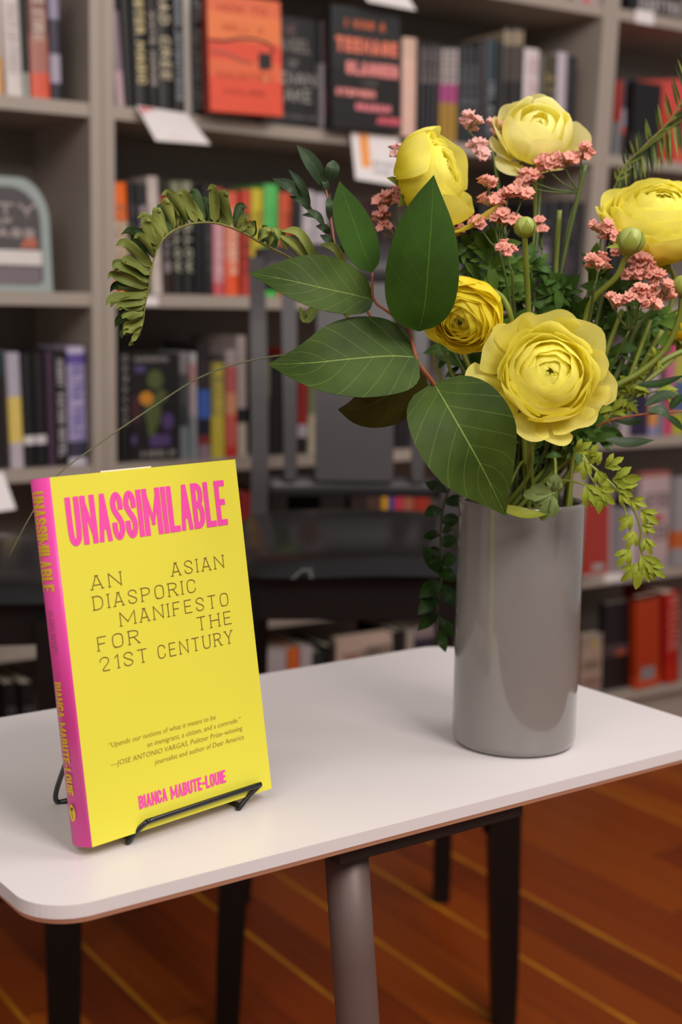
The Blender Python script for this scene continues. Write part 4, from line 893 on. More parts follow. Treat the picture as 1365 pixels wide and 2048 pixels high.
# --- fern frond on the left
M_fern = leaf_mat('fern_green', '#657030', '#8a9248', '#90955a', trans=.15, rough=.5, nveins=10)
M_fernd = leaf_mat('fern_dark', '#2c401c', '#405428', '#55683c', trans=.12, rough=.5, nveins=10)
def frond(label, pts, Ys, outer, inner, wpx, n, rise, matA, matB, seed):
    t = thing('fern_frond', label, 'fern', ROOT); rn = random.Random(seed)
    C = catmull([at(x, y, Y) for (x, y), Y in zip(pts, Ys)], 10); N = len(C)
    stem = C+[]
    b = bmesh.new(); tube(b, [p-ROOT for p in C], [.0010-.0007*i/N for i in range(N)], 6); obj('rachis', b, mat('fern_rachis', '#6a6a30', .5), t, True)
    for k in range(n):
        fpos = k/(n-1); i = min(N-2, int((.02+.97*fpos)*(N-1))); p = C[i]; tg = (C[i+1]-C[max(0, i-1)]).normalized()
        tocam = (Vector((0, 0, CAMH))-p).normalized(); up = tg.cross(tocam).normalized()
        env = math.sin(math.pi*(.16+.80*fpos))**.7 if fpos < .8 else max(.12, (1-fpos)*2.9)*.9
        for sgn, L in ((1, outer), (-1, inner)):
            if L <= 0: continue
            ln = L*env*PX*rn.uniform(.85, 1.12); w = wpx*env**.5*PX*p.y
            d = (up*sgn*rise+tg*(.35+rn.uniform(-.12, .12))+tocam*(.35 if sgn < 0 else rn.uniform(-.1, .25))).normalized()
            curl = (-up*sgn*.2+tocam*.5+Vector((0, 0, -.5)))
            q1 = p+d*ln*.5; q2 = p+d*ln*.85+curl*ln*.06; q3 = p+d*ln*.98+curl*ln*.28
            leafobj('pinna', matA if rn.random() < .55 else matB, t, [dict(mid=[p, q1, q2, q3], wl=w, wr=w, normal=(tocam+tg*rn.uniform(-.9, .3)), a=.75, p=.5, cup=rn.uniform(.1, .5), wave=.1, nu=2, nv=9, seed=k)], ROOT)
    return t
frond('curled green fern frond arching far left over the bookcase upright', [(640, 560), (565, 505), (520, 476), (478, 452), (430, 440), (380, 446), (335, 470), (312, 510), (300, 560), (292, 605), (284, 645), (258, 692)],
      [1.06, 1.04, 1.03, 1.02, 1.01, 1.0, .99, .985, .98, .98, .98, .98], -72, 0, 9, 34, 1.0, M_fern, M_fernd, 3) if False else None
def fern_left():
    t = thing('fern_frond', 'curled green fern frond arching far left over the bookcase upright', 'fern', ROOT); rn = random.Random(5)
    path = [(700, 640), (640, 570), (585, 520), (530, 490), (480, 462), (430, 446), (382, 448), (340, 466), (316, 496), (303, 540), (297, 580), (290, 612), (286, 645), (276, 672), (258, 692)]
    Ys = [1.07, 1.055, 1.04, 1.03, 1.02, 1.01, 1.0, .99, .985, .98, .98, .98, .98, .98, .98]
    C = catmull([at(x, y, Y) for (x, y), Y in zip(path, Ys)], 8); N = len(C)
    b = bmesh.new(); tube(b, [p-ROOT for p in C], [.0012-.0008*i/N for i in range(N)], 6); obj('rachis', b, mat('fern_rachis', '#74702f', .5), t, True)
    # picture-space list: base fraction, direction angle (deg, 90 = up), length px
    k = 0; tips = []
    for i in range(64):
        f = i/63
        idx = .2+.79*f; p = C[int(idx*(N-1))]
        # direction: starts up, turns left, ends down-left
        if f < .12: ang, L = 75-f*60, 40
        elif f < .5: ang, L = 100+(f-.12)*70+(10 if i % 3 == 0 else 0), 84
        elif f < .68: ang, L = 128+(f-.5)*290, 92-(f-.5)*40
        elif f < .86: ang, L = 182+(f-.68)*160, 82-(f-.68)*190
        else: ang, L = 215+(f-.86)*60, max(6, 30-(f-.86)*190)
        ang += rn.uniform(-15, 15); L *= rn.uniform(.72, 1.12)
        tips.append((p, ang, L, (i % 2), f))
    tocam = Vector((0, -1, .1)).normalized(); RX = Vector((1, 0, 0)); UZ = Vector((0, .1, 1)).normalized()
    for p, ang, L, odd, f in tips:
        d = (RX*math.cos(R(ang))+UZ*math.sin(R(ang))); ln = L*PX*p.y
        sd = RX*math.cos(R(ang-90))+UZ*math.sin(R(ang-90))
        dep = (-.25 if odd else .3)
        d2 = (d+tocam*(-dep)).normalized()
        bend = (-UZ*.5+RX*(-.45 if ang > 140 else .55)*(1 if rn.random() < .6 else -.6))
        if ang > 150: bend = -UZ*.5+tocam*.3
        mid = [p, p+d2*ln*.45, p+d2*ln*.8+bend*ln*.10, p+d2*ln*.9+bend*ln*.42]
        w = (10.5 if f < .86 else 5+6*(1-f))*PX*p.y*(1 if L > 20 else .7)
        leafobj('pinna', M_fern if (odd or rn.random() < .3) else M_fernd, t, [dict(mid=mid, wl=w, wr=w, normal=(tocam+sd*rn.uniform(-1.0, .6)+UZ*.2), a=.62, p=.42, cup=rn.uniform(-.5, .9), wave=.35, nu=3, nv=12, seed=L)], ROOT)
    stemobj('stem', mat('fern_rachis', '#74702f', .5), t, [([at(700, 640, 1.07), at(820, 800, 1.09), rim(-.02, .01), ROOT], .0012, .0016)], ROOT)
fern_left()
# loose fern pieces right of the big arch
ft = thing('fern_frond', 'short curled fern pieces just above the large tilted leaf', 'fern', ROOT)
for p0, p1, p2 in (((640, 540), (600, 470), (560, 462)), ((628, 535), (590, 490), (555, 470)), ((690, 540), (670, 500), (640, 488)), ((640, 600), (612, 640), (600, 612)), ((700, 630), (680, 620), (650, 622)), ((575, 500), (560, 470), (548, 455))):
    leafobj('pinna', M_fern, ft, [lf([p0, p1, p2], [1.03, 1.02, 1.02], 11, 11, a=.8, p=.5, cup=.4, nu=2, nv=10, normal=(.2, -.8, .5))], ROOT)
stemobj('rachis', mat('fern_rachis', '#74702f', .5), ft, [([at(560, 470, 1.03), at(620, 540, 1.035), at(700, 640, 1.05), at(820, 790, 1.07), rim(-.025, .0), ROOT], .0008, .0014)], ROOT)
# --- grass blade
gb = thing('grass_blade', 'single long thin grass blade arching down to the left behind the yellow book', 'grass', ROOT)
stemobj('blade', mat('dull_green_blade', '#6a6a4c', .5), gb, [([ROOT, rim(-.03, 0), at(840, 780, 1.08), at(700, 715, 1.07), at(600, 708, 1.06), at(497, 722, 1.05), at(400, 755, 1.04), at(300, 818, 1.03), at(200, 886, 1.02), at(110, 955, 1.01), at(62, 1030, 1.0), at(17, 1114, 1.0)], .0009, .0005)], ROOT, 6)
# --- ruscus hanging behind the vase, left
M_rus = leaf_mat('ruscus_leaf', '#1a2e0e', '#2c4618', '#4a6a30', trans=.08, rough=.4, nveins=4)
rs = thing('ruscus_sprig', 'dark small-leaved sprig hanging down behind the left side of the vase', 'foliage', ROOT)
YR = 1.16
rp_ = [(930, 930), (905, 965), (888, 1010), (882, 1060), (882, 1110), (884, 1160), (876, 1215), (878, 1285)]
stemobj('stem', mat('ruscus_stem', '#5a4430', .5), rs, [([ROOT, VC+Vector((-.02, .035, .19))]+[at(x, y, YR) for x, y in rp_], .0016, .0006)], ROOT)
for p0, p1, w in (((895, 985), (850, 965), 13), ((890, 1000), (930, 1010), 14), ((886, 1020), (848, 1030), 13), ((884, 1045), (922, 1040), 14), ((882, 1070), (846, 1075), 11), ((882, 1090), (915, 1078), 14), ((883, 1105), (851, 1112), 13), ((884, 1125), (915, 1120), 15),
        ((884, 1150), (846, 1090), 16), ((884, 1165), (838, 1195), 17), ((884, 1170), (912, 1215), 15), ((880, 1190), (836, 1230), 16), ((878, 1225), (835, 1262), 13), ((878, 1230), (905, 1275), 13), ((880, 1140), (912, 1165), 14), ((878, 1260), (892, 1305), 12), ((886, 1060), (905, 1062), 12), ((884, 1100), (858, 1130), 12)):
    leafobj('leaf', M_rus, rs, [lf([p0, ((p0[0]+p1[0])/2, (p0[1]+p1[1])/2-3), p1], [YR, YR-.012, YR-.015], w, w, a=.95, p=.75, cup=.15, nu=2, nv=8, normal=(rnd.uniform(-.4, .4), -.8, rnd.uniform(-.3, .7)))], ROOT)
# --- feathery fern at the right edge
rf = thing('fern_frond', 'feathery green fern with hanging leaflets at the right picture edge', 'fern', ROOT)
C = catmull([at(x, y, Y) for x, y, Y in ((1205, 470, 1.19), (1240, 350, 1.2), (1290, 292, 1.2), (1345, 235, 1.2), (1385, 150, 1.2), (1400, 60, 1.2))], 8)
b = bmesh.new(); tube(b, [p-ROOT for p in C], .0009, 6); obj('rachis', b, mat('fern_rachis', '#74702f', .5), rf, True)
for i in range(44):
    f = .18+.8*i/44; p = C[int(f*(len(C)-1))]; L = (34+56*min(1, (f-.18)*2.2))*PX*1.2
    for dirv, k in ((Vector((.12, -.1, -1)), 1), (Vector((-.25, -.1, .75)), .62), (Vector((.75, -.2, .45)), .9)):
        d = (dirv+Vector((rnd.uniform(-.12, .12), rnd.uniform(-.2, .2), 0))).normalized()
        leafobj('leaflet', M_fern if rnd.random() < .6 else M_fernd, rf, [dict(mid=[p, p+d*L*k*.5, p+d*L*k], wl=2.6*PX*1.2, wr=2.6*PX*1.2, normal=NEARV, a=.7, p=.5, cup=.2, nu=1, nv=4)], ROOT) if k == 1 or i % 2 == 0 else None
stemobj('stem', mat('fern_rachis', '#74702f', .5), rf, [([at(1205, 470, 1.19), at(1160, 650, 1.17), at(1110, 850, 1.13), rim(.02, .01), ROOT], .0009, .0014)], ROOT)

# --- ranunculus
def petal_mat(name, c, edge, trans=.35):
    if name in _mats: return _mats[name]
    m = bpy.data.materials.new(name); m.use_nodes = True; n = m.node_tree.nodes; l = m.node_tree.links
    b = n['Principled BSDF']; b.inputs['Roughness'].default_value = .5; b.inputs['Specular IOR Level'].default_value = .25
    b.inputs['Subsurface Weight'].default_value = .0
    uv = n.new('ShaderNodeUVMap'); sp = n.new('ShaderNodeSeparateXYZ'); l.new(uv.outputs[0], sp.inputs[0])
    tc = n.new('ShaderNodeTexCoord'); mp = n.new('ShaderNodeMapping'); mp.inputs['Scale'].default_value = (18, 1.5, 1); l.new(uv.outputs[0], mp.inputs[0])
    nz = n.new('ShaderNodeTexNoise'); nz.inputs['Scale'].default_value = 1.5; l.new(mp.outputs[0], nz.inputs['Vector'])
    ad = n.new('ShaderNodeMath'); ad.operation = 'MULTIPLY_ADD'; l.new(nz.outputs[0], ad.inputs[0]); ad.inputs[1].default_value = .35; l.new(sp.outputs[1], ad.inputs[2])
    rp = n.new('ShaderNodeValToRGB'); rp.color_ramp.elements[0].color = lin(c); rp.color_ramp.elements[1].color = lin(edge); rp.color_ramp.elements[0].position = .5; rp.color_ramp.elements[1].position = 1.15 if False else 1.0; l.new(ad.outputs[0], rp.inputs[0])
    l.new(rp.outputs[0], b.inputs['Base Color']); t = n.new('ShaderNodeBsdfTranslucent'); ms = n.new('ShaderNodeMixShader'); ms.inputs[0].default_value = trans
    l.new(rp.outputs[0], t.inputs[0]); l.new(b.outputs[0], ms.inputs[1]); l.new(t.outputs[0], ms.inputs[2]); l.new(ms.outputs[0], n['Material Output'].inputs[0])
    bp = n.new('ShaderNodeBump'); bp.inputs['Strength'].default_value = .2; bp.inputs['Distance'].default_value = .0008; l.new(nz.outputs[0], bp.inputs['Height']); l.new(bp.outputs[0], b.inputs['Normal'])
    _mats[name] = m; return m
M_pet = petal_mat('yellow_petal', '#fbf034', '#fdf67c', .45); M_pet2 = petal_mat('deep_yellow_petal', '#fae41c', '#fcee48', .45); M_petp = petal_mat('pale_yellow_petal', '#fdf674', '#fffab4', .55)
M_petc = petal_mat('green_yellow_heart', '#ccd048', '#f0ea60')
M_stem = mat('green_stem', '#7d8a34', .45, noise_amt=.15, nscale=60, trans=.1); M_stemd = mat('dark_green_stem', '#4a5a26', .5, noise_amt=.15, nscale=60)
def petal_into(b, Mx, r, th0, th1, phi, pw, flare=0, ruff=.03, seed=0, nt=12, npz=10, sq=1.0, tipdrop=0):
    uvl = b.loops.layers.uv.verify(); G = []
    for i in range(nt+1):
        t = i/nt; row = []
        for j in range(npz+1):
            u = -1+2*j/npz
            # rounded petal outline: trim the tip by u
            tt = t*(1-.16*abs(u)**2.6)
            th = R(th0+(th1-th0)*tt); wid = R(pw)*(.25+.75*math.sin(min(1, t*1.15)*math.pi/2)**.8)
            ph = R(phi)+u*wid
            rr = r*(1+flare*tt**3) + r*ruff*math.sin(ph*6+seed)*tt**3 + r*ruff*.7*noise.noise(Vector((u*1.7+seed, tt*2.2, seed*1.3)))
            v = Vector((rr*math.sin(th)*math.cos(ph), rr*math.sin(th)*math.sin(ph), rr*math.cos(th)*sq-tipdrop*r*tt**2))
            row.append((b.verts.new(Mx@v), j/npz, t))
        G.append(row)
    for i in range(nt):
        for j in range(npz):
            q = (G[i][j], G[i][j+1], G[i+1][j+1], G[i+1][j])
            try: f = b.faces.new([x[0] for x in q])
            except ValueError: continue
            f.smooth = True
            for lp, x in zip(f.loops, q): lp[uvl].uv = (x[1], x[2])
def bloom(label, c, axis, Rr, stem_pts, layers=11, outer=(), seed=1, m=None, closed=16, spread=64, sq=.92, mo=None, stem_r=.0021):
    rn = random.Random(seed); t = thing('ranunculus', label, 'flower', ROOT, 0, 'yellow ranunculus blooms in the vase')
    ax = Vector(axis).normalized(); Q = ax.to_track_quat('Z', 'Y').to_matrix().to_4x4(); Mx = Matrix.Translation(Vector(c)-ROOT) @ Q
    m = m or M_pet; b = bmesh.new()
    for k in range(layers):
        f = k/(layers-1); r = Rr*(.40+.60*f); the = closed+spread*f**.9; n = 3+int(f*2.2); ph0 = rn.uniform(0, 360)
        for j in range(n):
            petal_into(b, Mx @ Matrix.Rotation(R(rn.uniform(-5, 5)), 4, 'X'), r*rn.uniform(.98, 1.03), 150, the+rn.uniform(-6, 7), ph0+j*360/n+rn.uniform(-12, 12), 215/n, flare=.02+.05*f*rn.random(), ruff=.035+.02*f, seed=rn.uniform(0, 20), sq=sq)
    obj('petals', b, m, t, recalc=False)
    b = bmesh.new()
    for j in range(5): petal_into(b, Mx, Rr*.30, 130, 10, j*72, 50, ruff=.1, seed=j, nt=6, npz=5, sq=1.15)
    obj('heart', b, M_petc, t, recalc=False)
    for (ph, pw, th1, rr, fl, td) in outer:
        b = bmesh.new(); petal_into(b, Mx, Rr*rr, 150, th1, ph, pw, flare=fl, ruff=.07, seed=ph*.1+seed, sq=.8, tipdrop=td, nt=14, npz=12); obj('outer_petal', b, mo or m, t, recalc=False)
    if stem_pts is not None:
        base = Vector(c)-ax*Rr*.75
        b = bmesh.new(); curve_tube(b, [(p-ROOT) for p in [base+ax*.006, base]+stem_pts], stem_r*.85, stem_r*1.1, 10); obj('stem', b, M_stem, t, True)
        b = bmesh.new()
        for j in range(5):
            a = 2*math.pi*j/5; d = (Q.to_3x3()@Vector((math.cos(a), math.sin(a), -.15)))
            leaf_into(b, mid=[base-ROOT, base-ROOT+d*Rr*.4, base-ROOT+d*Rr*.62-ax*.004], wl=Rr*.13, wr=Rr*.13, normal=-ax, nu=2, nv=6)
        obj('sepals', b, leaf_mat('sepal_green', '#8a983c', '#a3ac4c', '#a8b058', .2), t, recalc=False)
    return t
def wp(*pts): return [at(x, y, Y) for x, y, Y in pts]
px = lambda v, Y: v*PX*Y
# axis basis towards camera: (0,-1,.1)
bloom('large open yellow ranunculus facing the camera, lowest right above the vase', at(1102, 752, 1.0)+Vector((0, .012, 0)), (.02, -.93, .32), px(95, 1.0), wp((1075, 850, 1.07), (1062, 930, 1.09))+[rim(.012, 0, .16), ROOT], layers=8, seed=11, closed=12, spread=66,
      outer=[(186, 19, 94, 1.30, .42, .0), (150, 24, 88, 1.26, .24, 0), (122, 22, 84, 1.20, .24, 0), (88, 30, 84, 1.18, .22, 0), (52, 30, 86, 1.20, .22, 0), (18, 20, 92, 1.10, .18, 0), (-6, 18, 96, 1.22, .26, .0), (-26, 20, 92, 1.2, .16, 0), (-58, 26, 90, 1.14, .22, 0), (-84, 18, 96, 1.2, .24, 0), (-112, 24, 92, 1.16, .22, 0), (-146, 20, 94, 1.16, .18, 0)], mo=petal_mat('mid_yellow_petal', '#f9ee48', '#fdf68c', .5), sq=.82)
bloom('nodding round yellow ranunculus tucked beside the large dark leaf', at(918, 634, 1.04)+Vector((.004, .006, 0)), (-.32, -.80, -.42), px(78, 1.04), wp((962, 590, 1.055), (985, 582, 1.055), (1008, 598, 1.055), (1022, 632, 1.055), (1032, 690, 1.07), (1040, 760, 1.09), (1050, 900, 1.1))+[rim(.005, 0, .16), ROOT], layers=13, seed=23, m=M_pet2, sq=.9, closed=14, spread=72,
      outer=[(100, 36, 70, 1.06, .03, 0), (60, 36, 75, 1.07, .03, 0)])
bloom('yellow ranunculus seen from the side at the upper left of the bouquet', at(872, 352, 1.08), (.74, -.30, .36), px(84, 1.08), wp((850, 470, 1.09), (900, 640, 1.1), (980, 850, 1.1))+[rim(-.01, .01, .16), ROOT], layers=10, seed=35, sq=.95, closed=20, spread=60,
      outer=[(-60, 40, 62, 1.1, .10, 0), (20, 40, 55, 1.12, .1, 0), (-110, 36, 58, 1.14, .12, 0), (150, 34, 66, 1.1, .05, 0), (90, 34, 60, 1.1, .08, 0), (-80, 22, 46, 1.34, .30, -.1)])
bloom('pale yellow ranunculus at the very top of the bouquet', at(1075, 262, 1.16), (.05, -.72, .62), px(66, 1.16), wp((1068, 330, 1.17), (1072, 450, 1.16), (1060, 650, 1.14), (1050, 850, 1.12))+[rim(.005, .015, .16), ROOT], layers=4, seed=47, m=M_petp, closed=4, spread=46, sq=.9,
      outer=[(185, 34, 80, 1.12, .16, 0), (0, 30, 92, 1.2, .3, 0), (-90, 34, 96, 1.25, .2, .12), (-130, 26, 100, 1.25, .3, .15), (90, 40, 72, 1.12, .1, 0), (140, 30, 76, 1.12, .1, 0), (-160, 24, 96, 1.2, .2, .05), (45, 26, 80, 1.1, .1, 0)])
bloom('large frilly yellow ranunculus at the right picture edge', at(1322, 430, 1.1), (-.05, -.50, .80), px(106, 1.1), wp((1350, 560, 1.14), (1330, 640, 1.14), (1262, 730, 1.13), (1160, 850, 1.12))+[rim(.03, 0, .16), ROOT], layers=12, seed=59, closed=16, spread=70, sq=.94,
      outer=[(j*45+10, 28, 82, 1.04, .10, 0) for j in range(8)])
bloom('yellow ranunculus mostly hidden at the right edge, below the frilly one', at(1372, 655, 1.18), (.4, .3, .8), px(46, 1.18), wp((1345, 720, 1.17), (1250, 800, 1.14), (1160, 900, 1.12))+[rim(.03, .01, .16), ROOT], layers=6, seed=61, m=M_pet2, outer=[(180, 36, 80, 1.3, .2, .2), (220, 30, 95, 1.4, .2, .2)])
def bud(label, c, r, pts, sep=None, seed=1):
    t = thing('ranunculus_bud', label, 'flower bud', ROOT, 0, 'green ranunculus buds')
    b = bmesh.new(); lathe(b, [(0, -r)]+[(r*math.sin(R(a)), -r*.98*math.cos(R(a))) for a in range(15, 180, 15)]+[(0, r*.96)], 20)
    for v in b.verts:
        a = math.atan2(v.co.y, v.co.x); k = 1+.035*math.sin(a*5+seed)*(1-abs(v.co.z)/r*.4); v.co.x *= k; v.co.y *= k
    bmesh.ops.translate(b, verts=b.verts, vec=Vector(c)-ROOT); obj('bud', b, mat('bud_green', '#a9b45c', .4, noise_amt=.25, nscale=160, trans=.15), t, True)
    b = bmesh.new(); cc = Vector(c)-ROOT
    for j in range(5):
        a = 2*math.pi*j/5+seed; mid = [cc+Vector((math.cos(a)*math.sin(R(q)), math.sin(a)*math.sin(R(q)), -math.cos(R(q))))*r*1.07 for q in (8, 50, 90, 130)]
        leaf_into(b, mid=mid, wl=r*.5, wr=r*.5, normal=Vector((math.cos(a), math.sin(a), 0)), nu=2, nv=9, cup=-.25, p=.6)
    if sep: leaf_into(b, mid=[p-ROOT for p in sep], wl=.0016, wr=.0016, normal=NEARV, nu=2, nv=8)
    obj('sepals', b, leaf_mat('sepal_green', '#8a983c', '#a3ac4c', '#a8b058', .2), t, recalc=False)
    b = bmesh.new(); curve_tube(b, [p-ROOT for p in [Vector(c)-Vector((0, 0, r*.9))]+pts], .0022, .0026, 10); obj('stem', b, M_stem, t, True)
bud('small green flower bud among the pink sprays', at(1051, 454, 1.06), px(21, 1.06), wp((1052, 520, 1.07), (1058, 640, 1.09), (1060, 850, 1.1))+[rim(.004, -.01, .16), ROOT])
bud('green flower bud on a thick stem below the frilly right bloom', at(1262, 481, 1.05), px(27, 1.05), wp((1250, 520, 1.055), (1232, 555, 1.06), (1190, 595, 1.07), (1172, 640, 1.08), (1150, 760, 1.09), (1110, 920, 1.1))+[rim(.025, -.01, .16), ROOT], sep=wp((1250, 500, 1.05), (1235, 492, 1.045), (1212, 496, 1.04)), seed=2)
bud('green flower bud cut by the right picture edge', at(1366, 572, 1.08), px(22, 1.08), wp((1358, 640, 1.085), (1330, 700, 1.09), (1280, 745, 1.09), (1215, 785, 1.09), (1150, 870, 1.1))+[rim(.035, 0, .16), ROOT], seed=3)

# --- statice sprays
M_sta = mat('salmon_petal', '#f2ab98', .7, noise_amt=.16, nscale=260, trans=.25); M_sta2 = mat('pale_pink_petal', '#f4c2b8', .7, noise_amt=.14, nscale=260, trans=.3); M_cal = mat('statice_calyx', '#9a8458', .6, noise_amt=.25, nscale=200)
def floret(b, c, d, r, rn):
    Q = Vector(d).normalized().to_track_quat('Z', 'Y').to_matrix().to_4x4(); Mx = Matrix.Translation(c) @ Q
    n = 14; ph = rn.uniform(0, 6); prev = None
    for lay, (r0, z0) in enumerate(((.22, -.9), (.5, -.2), (.95, .35), (1.05, .55), (.72, .42), (.3, .2))):
        ring = []
        for k in range(n):
            a = 2*math.pi*k/n; rr = r*r0*(1+(.22 if lay > 1 else .05)*math.sin(a*5+ph)); zz = r*(z0+(.2 if lay > 1 else 0)*math.sin(a*7+ph*2))
            ring.append(b.verts.new(Mx@Vector((rr*math.cos(a), rr*math.sin(a), zz))))
        if prev:
            for k in range(n): b.faces.new((prev[k], prev[(k+1) % n], ring[(k+1) % n], ring[k])).smooth = True
        prev = ring
    b.faces.new(prev)
def statice(label, spots, Y, stem, m=None, seed=1, rpx=11):
    """spots: (x, y, n, spread px)"""
    rn = random.Random(seed); t = thing('statice_spray', label, 'flower spray', ROOT, 0, 'pink statice sprays in the vase')
    bf = bmesh.new(); bc = bmesh.new(); bs = bmesh.new(); node = at(stem[0][0], stem[0][1], stem[0][2]) if len(stem[0]) == 3 else at(*stem[0], Y)
    for x, y, n, s in spots:
        c0 = at(x, y+s*.9, Y)
        curve_tube(bs, [c0-ROOT, ((c0+node)/2+Vector((0, 0, -.002)))-ROOT, node-ROOT], .0006, .0009, 6, 3)
        for i in range(int(n*1.7)):
            a = rn.uniform(0, 6.28); q = math.sqrt(rn.random())*s
            p = at(x+q*math.cos(a)*1.15, y+q*math.sin(a)*.75, Y+rn.uniform(-.006, .006)); d = (p-c0).normalized()+Vector((0, -.5, .3)); rr = px(rpx, Y)*rn.uniform(.75, 1.2)
            floret(bf, p-ROOT, d, rr, rn)
            tube(bc, [c0.lerp(p, .3)-ROOT, c0.lerp(p, .65)-ROOT, p-ROOT-Vector(d).normalized()*rr*.5], [.0005, .0012, .0016], 6)
    curve_tube(bs, [node-ROOT]+[q-ROOT for q in wp(*stem[1:])]+[rim(rn.uniform(-.02, .02), rn.uniform(-.01, .02), .15)-ROOT, Vector((0, 0, .005))], .0009, .0014, 7)
    obj('florets', bf, m or M_sta, t, recalc=False); obj('calyxes', bc, M_cal, t, True); obj('stem', bs, M_stemd, t, True)
statice('pale pink spray standing free left of the top bloom', [(936, 243, 6, 20), (955, 290, 3, 12), (962, 305, 4, 13)], 1.14, [(985, 300, 1.14), (1000, 400, 1.14), (1030, 600, 1.13), (1040, 800, 1.12)], M_sta2, 2, 10)
statice('pale pink tuft just left of the top bloom', [(990, 255, 5, 16)], 1.17, [(990, 300, 1.17), (1010, 450, 1.15), (1040, 700, 1.13)], M_sta2, 3, 10)
statice('salmon pink spray spread below the top bloom', [(1062, 345, 9, 20), (1098, 325, 8, 18), (1130, 318, 7, 16), (1163, 303, 8, 19), (1045, 362, 5, 12)], 1.13, [(1160, 385, 1.13), (1140, 440, 1.13), (1110, 600, 1.12), (1080, 800, 1.11)], M_sta, 4, 10)
statice('pink spray behind the tip of the large dark leaf', [(772, 402, 8, 18), (762, 430, 7, 15), (790, 385, 4, 12), (768, 452, 4, 10)], 1.1, [(800, 480, 1.1), (870, 640, 1.1), (960, 820, 1.1)], M_sta, 5, 9)
statice('small pink tuft at the left side of the upper left bloom', [(798, 302, 6, 14)], 1.12, [(800, 345, 1.12), (840, 500, 1.12), (940, 780, 1.11)], M_sta2, 6, 9)
statice('salmon spray in the middle, above the round bud', [(978, 362, 7, 16), (985, 398, 8, 18), (1000, 432, 8, 17), (1022, 440, 5, 13), (962, 445, 6, 13), (1016, 385, 4, 11), (1046, 385, 5, 13)], 1.07, [(1000, 500, 1.07), (1020, 600, 1.08), (1040, 780, 1.1)], M_sta, 7, 10)
statice('single salmon tuft below the round bud, in the middle', [(1014, 494, 8, 15)], 1.04, [(1024, 540, 1.04), (1030, 640, 1.07), (1045, 800, 1.1)], M_sta, 8, 9)
statice('small pink tuft right of the large dark leaf tip', [(912, 462, 5, 13), (905, 500, 2, 6)], 1.1, [(930, 520, 1.1), (980, 700, 1.1)], M_sta, 9, 9)
statice('small pink tuft right of the round bud', [(1080, 445, 3, 8), (1085, 460, 2, 6)], 1.12, [(1085, 500, 1.12), (1075, 700, 1.11)], M_sta, 10, 8)
statice('salmon tuft left of the frilly right bloom', [(1203, 452, 8, 18), (1222, 470, 4, 12)], 1.08, [(1200, 520, 1.08), (1180, 640, 1.08), (1130, 820, 1.1)], M_sta, 12, 9)
statice('salmon tuft at the left of the thick bud stem', [(1198, 522, 11, 20)], 1.05, [(1190, 570, 1.05), (1175, 650, 1.07), (1120, 840, 1.09)], M_sta, 13, 9)
statice('large salmon spray below the frilly right bloom', [(1285, 525, 9, 20), (1310, 545, 10, 20), (1325, 580, 10, 20), (1265, 545, 6, 14), (1240, 505, 4, 10)], 1.07, [(1270, 640, 1.08), (1220, 740, 1.09), (1150, 860, 1.1)], M_sta, 14, 10)
statice('low salmon spray right of the thick bud stem', [(1228, 600, 6, 15), (1255, 598, 5, 13), (1283, 585, 9, 17), (1306, 605, 7, 15)], 1.04, [(1260, 660, 1.05), (1210, 760, 1.07), (1140, 870, 1.09)], M_sta, 15, 9)

# --- filler greens
M_fil = leaf_mat('filler_green', '#4a6a24', '#6a8c38', '#8ca058', trans=.25, rough=.45, nveins=3)
M_fil2 = leaf_mat('filler_dark', '#365422', '#547832', '#6e8e46', trans=.25, rough=.4, nveins=3)
M_char = leaf_mat('chartreuse_leaf', '#8a9a2c', '#a9b23e', '#c3c86a', trans=.3, rough=.45, nveins=4)
def sprig(label, stems, nleaf, L, m, seed, group='dissected green foliage in the bouquet', w=.2, name='foliage_sprig'):
    rn = random.Random(seed); t = thing(name, label, 'foliage', ROOT, 0, group)
    bs = bmesh.new(); bl = bmesh.new()
    for pts in stems:
        C = catmull(wp(*pts), 8); tube(bs, [p-ROOT for p in C], [.0007+.0007*i/len(C) for i in range(len(C))], 6)
        for i in range(nleaf):
            f = i/nleaf*.8; p = C[int(f*(len(C)-1))]; a = rn.uniform(0, 6.28)
            d = Vector((math.cos(a), rn.uniform(-.7, .4), math.sin(a)*.7+.35)).normalized(); ln = L*PX*rn.uniform(.6, 1.2)
            tip = p+d*ln; mid = p+d*ln*.5+Vector((0, -.002, .002))
            leaf_into(bl, mid=[p-ROOT, mid-ROOT, tip-ROOT], wl=ln*w, wr=ln*w, normal=(rn.uniform(-.5, .5), -1, rn.uniform(0, .8)), nu=1, nv=6, a=1.15, p=.8, cup=.2)
            for s in (-1, 1):
                sdv = d.cross(Vector((0, -1, .1))).normalized()*s; q = p+d*ln*.35; e = q+(d*.55+sdv*.6).normalized()*ln*.5
                leaf_into(bl, mid=[q-ROOT, ((q+e)/2)-ROOT, e-ROOT], wl=ln*w*.5, wr=ln*w*.5, normal=(rn.uniform(-.4, .4), -1, rn.uniform(0, .8)), nu=1, nv=4, a=1.1, p=.8, cup=.2)
        if True:
            curve_tube(bs, [C[-1]-ROOT, rim(rn.uniform(-.02, .03), rn.uniform(-.01, .02), .16)-ROOT, Vector((0, 0, .004))], .0014, .0016, 6)
    obj('stems', bs, M_stemd, t, True); obj('leaves', bl, m, t, recalc=False)
    return t
sprig('finely cut green leaves between the nodding bloom and the round bud', [[(975, 500, 1.09), (985, 560, 1.09), (1010, 700, 1.1), (1040, 880, 1.11)], [(1010, 540, 1.1), (1020, 620, 1.1), (1040, 760, 1.11), (1050, 880, 1.11)], [(940, 490, 1.1), (960, 560, 1.1), (1000, 700, 1.11), (1040, 880, 1.11)]], 20, 69, M_fil, 21, w=.16)
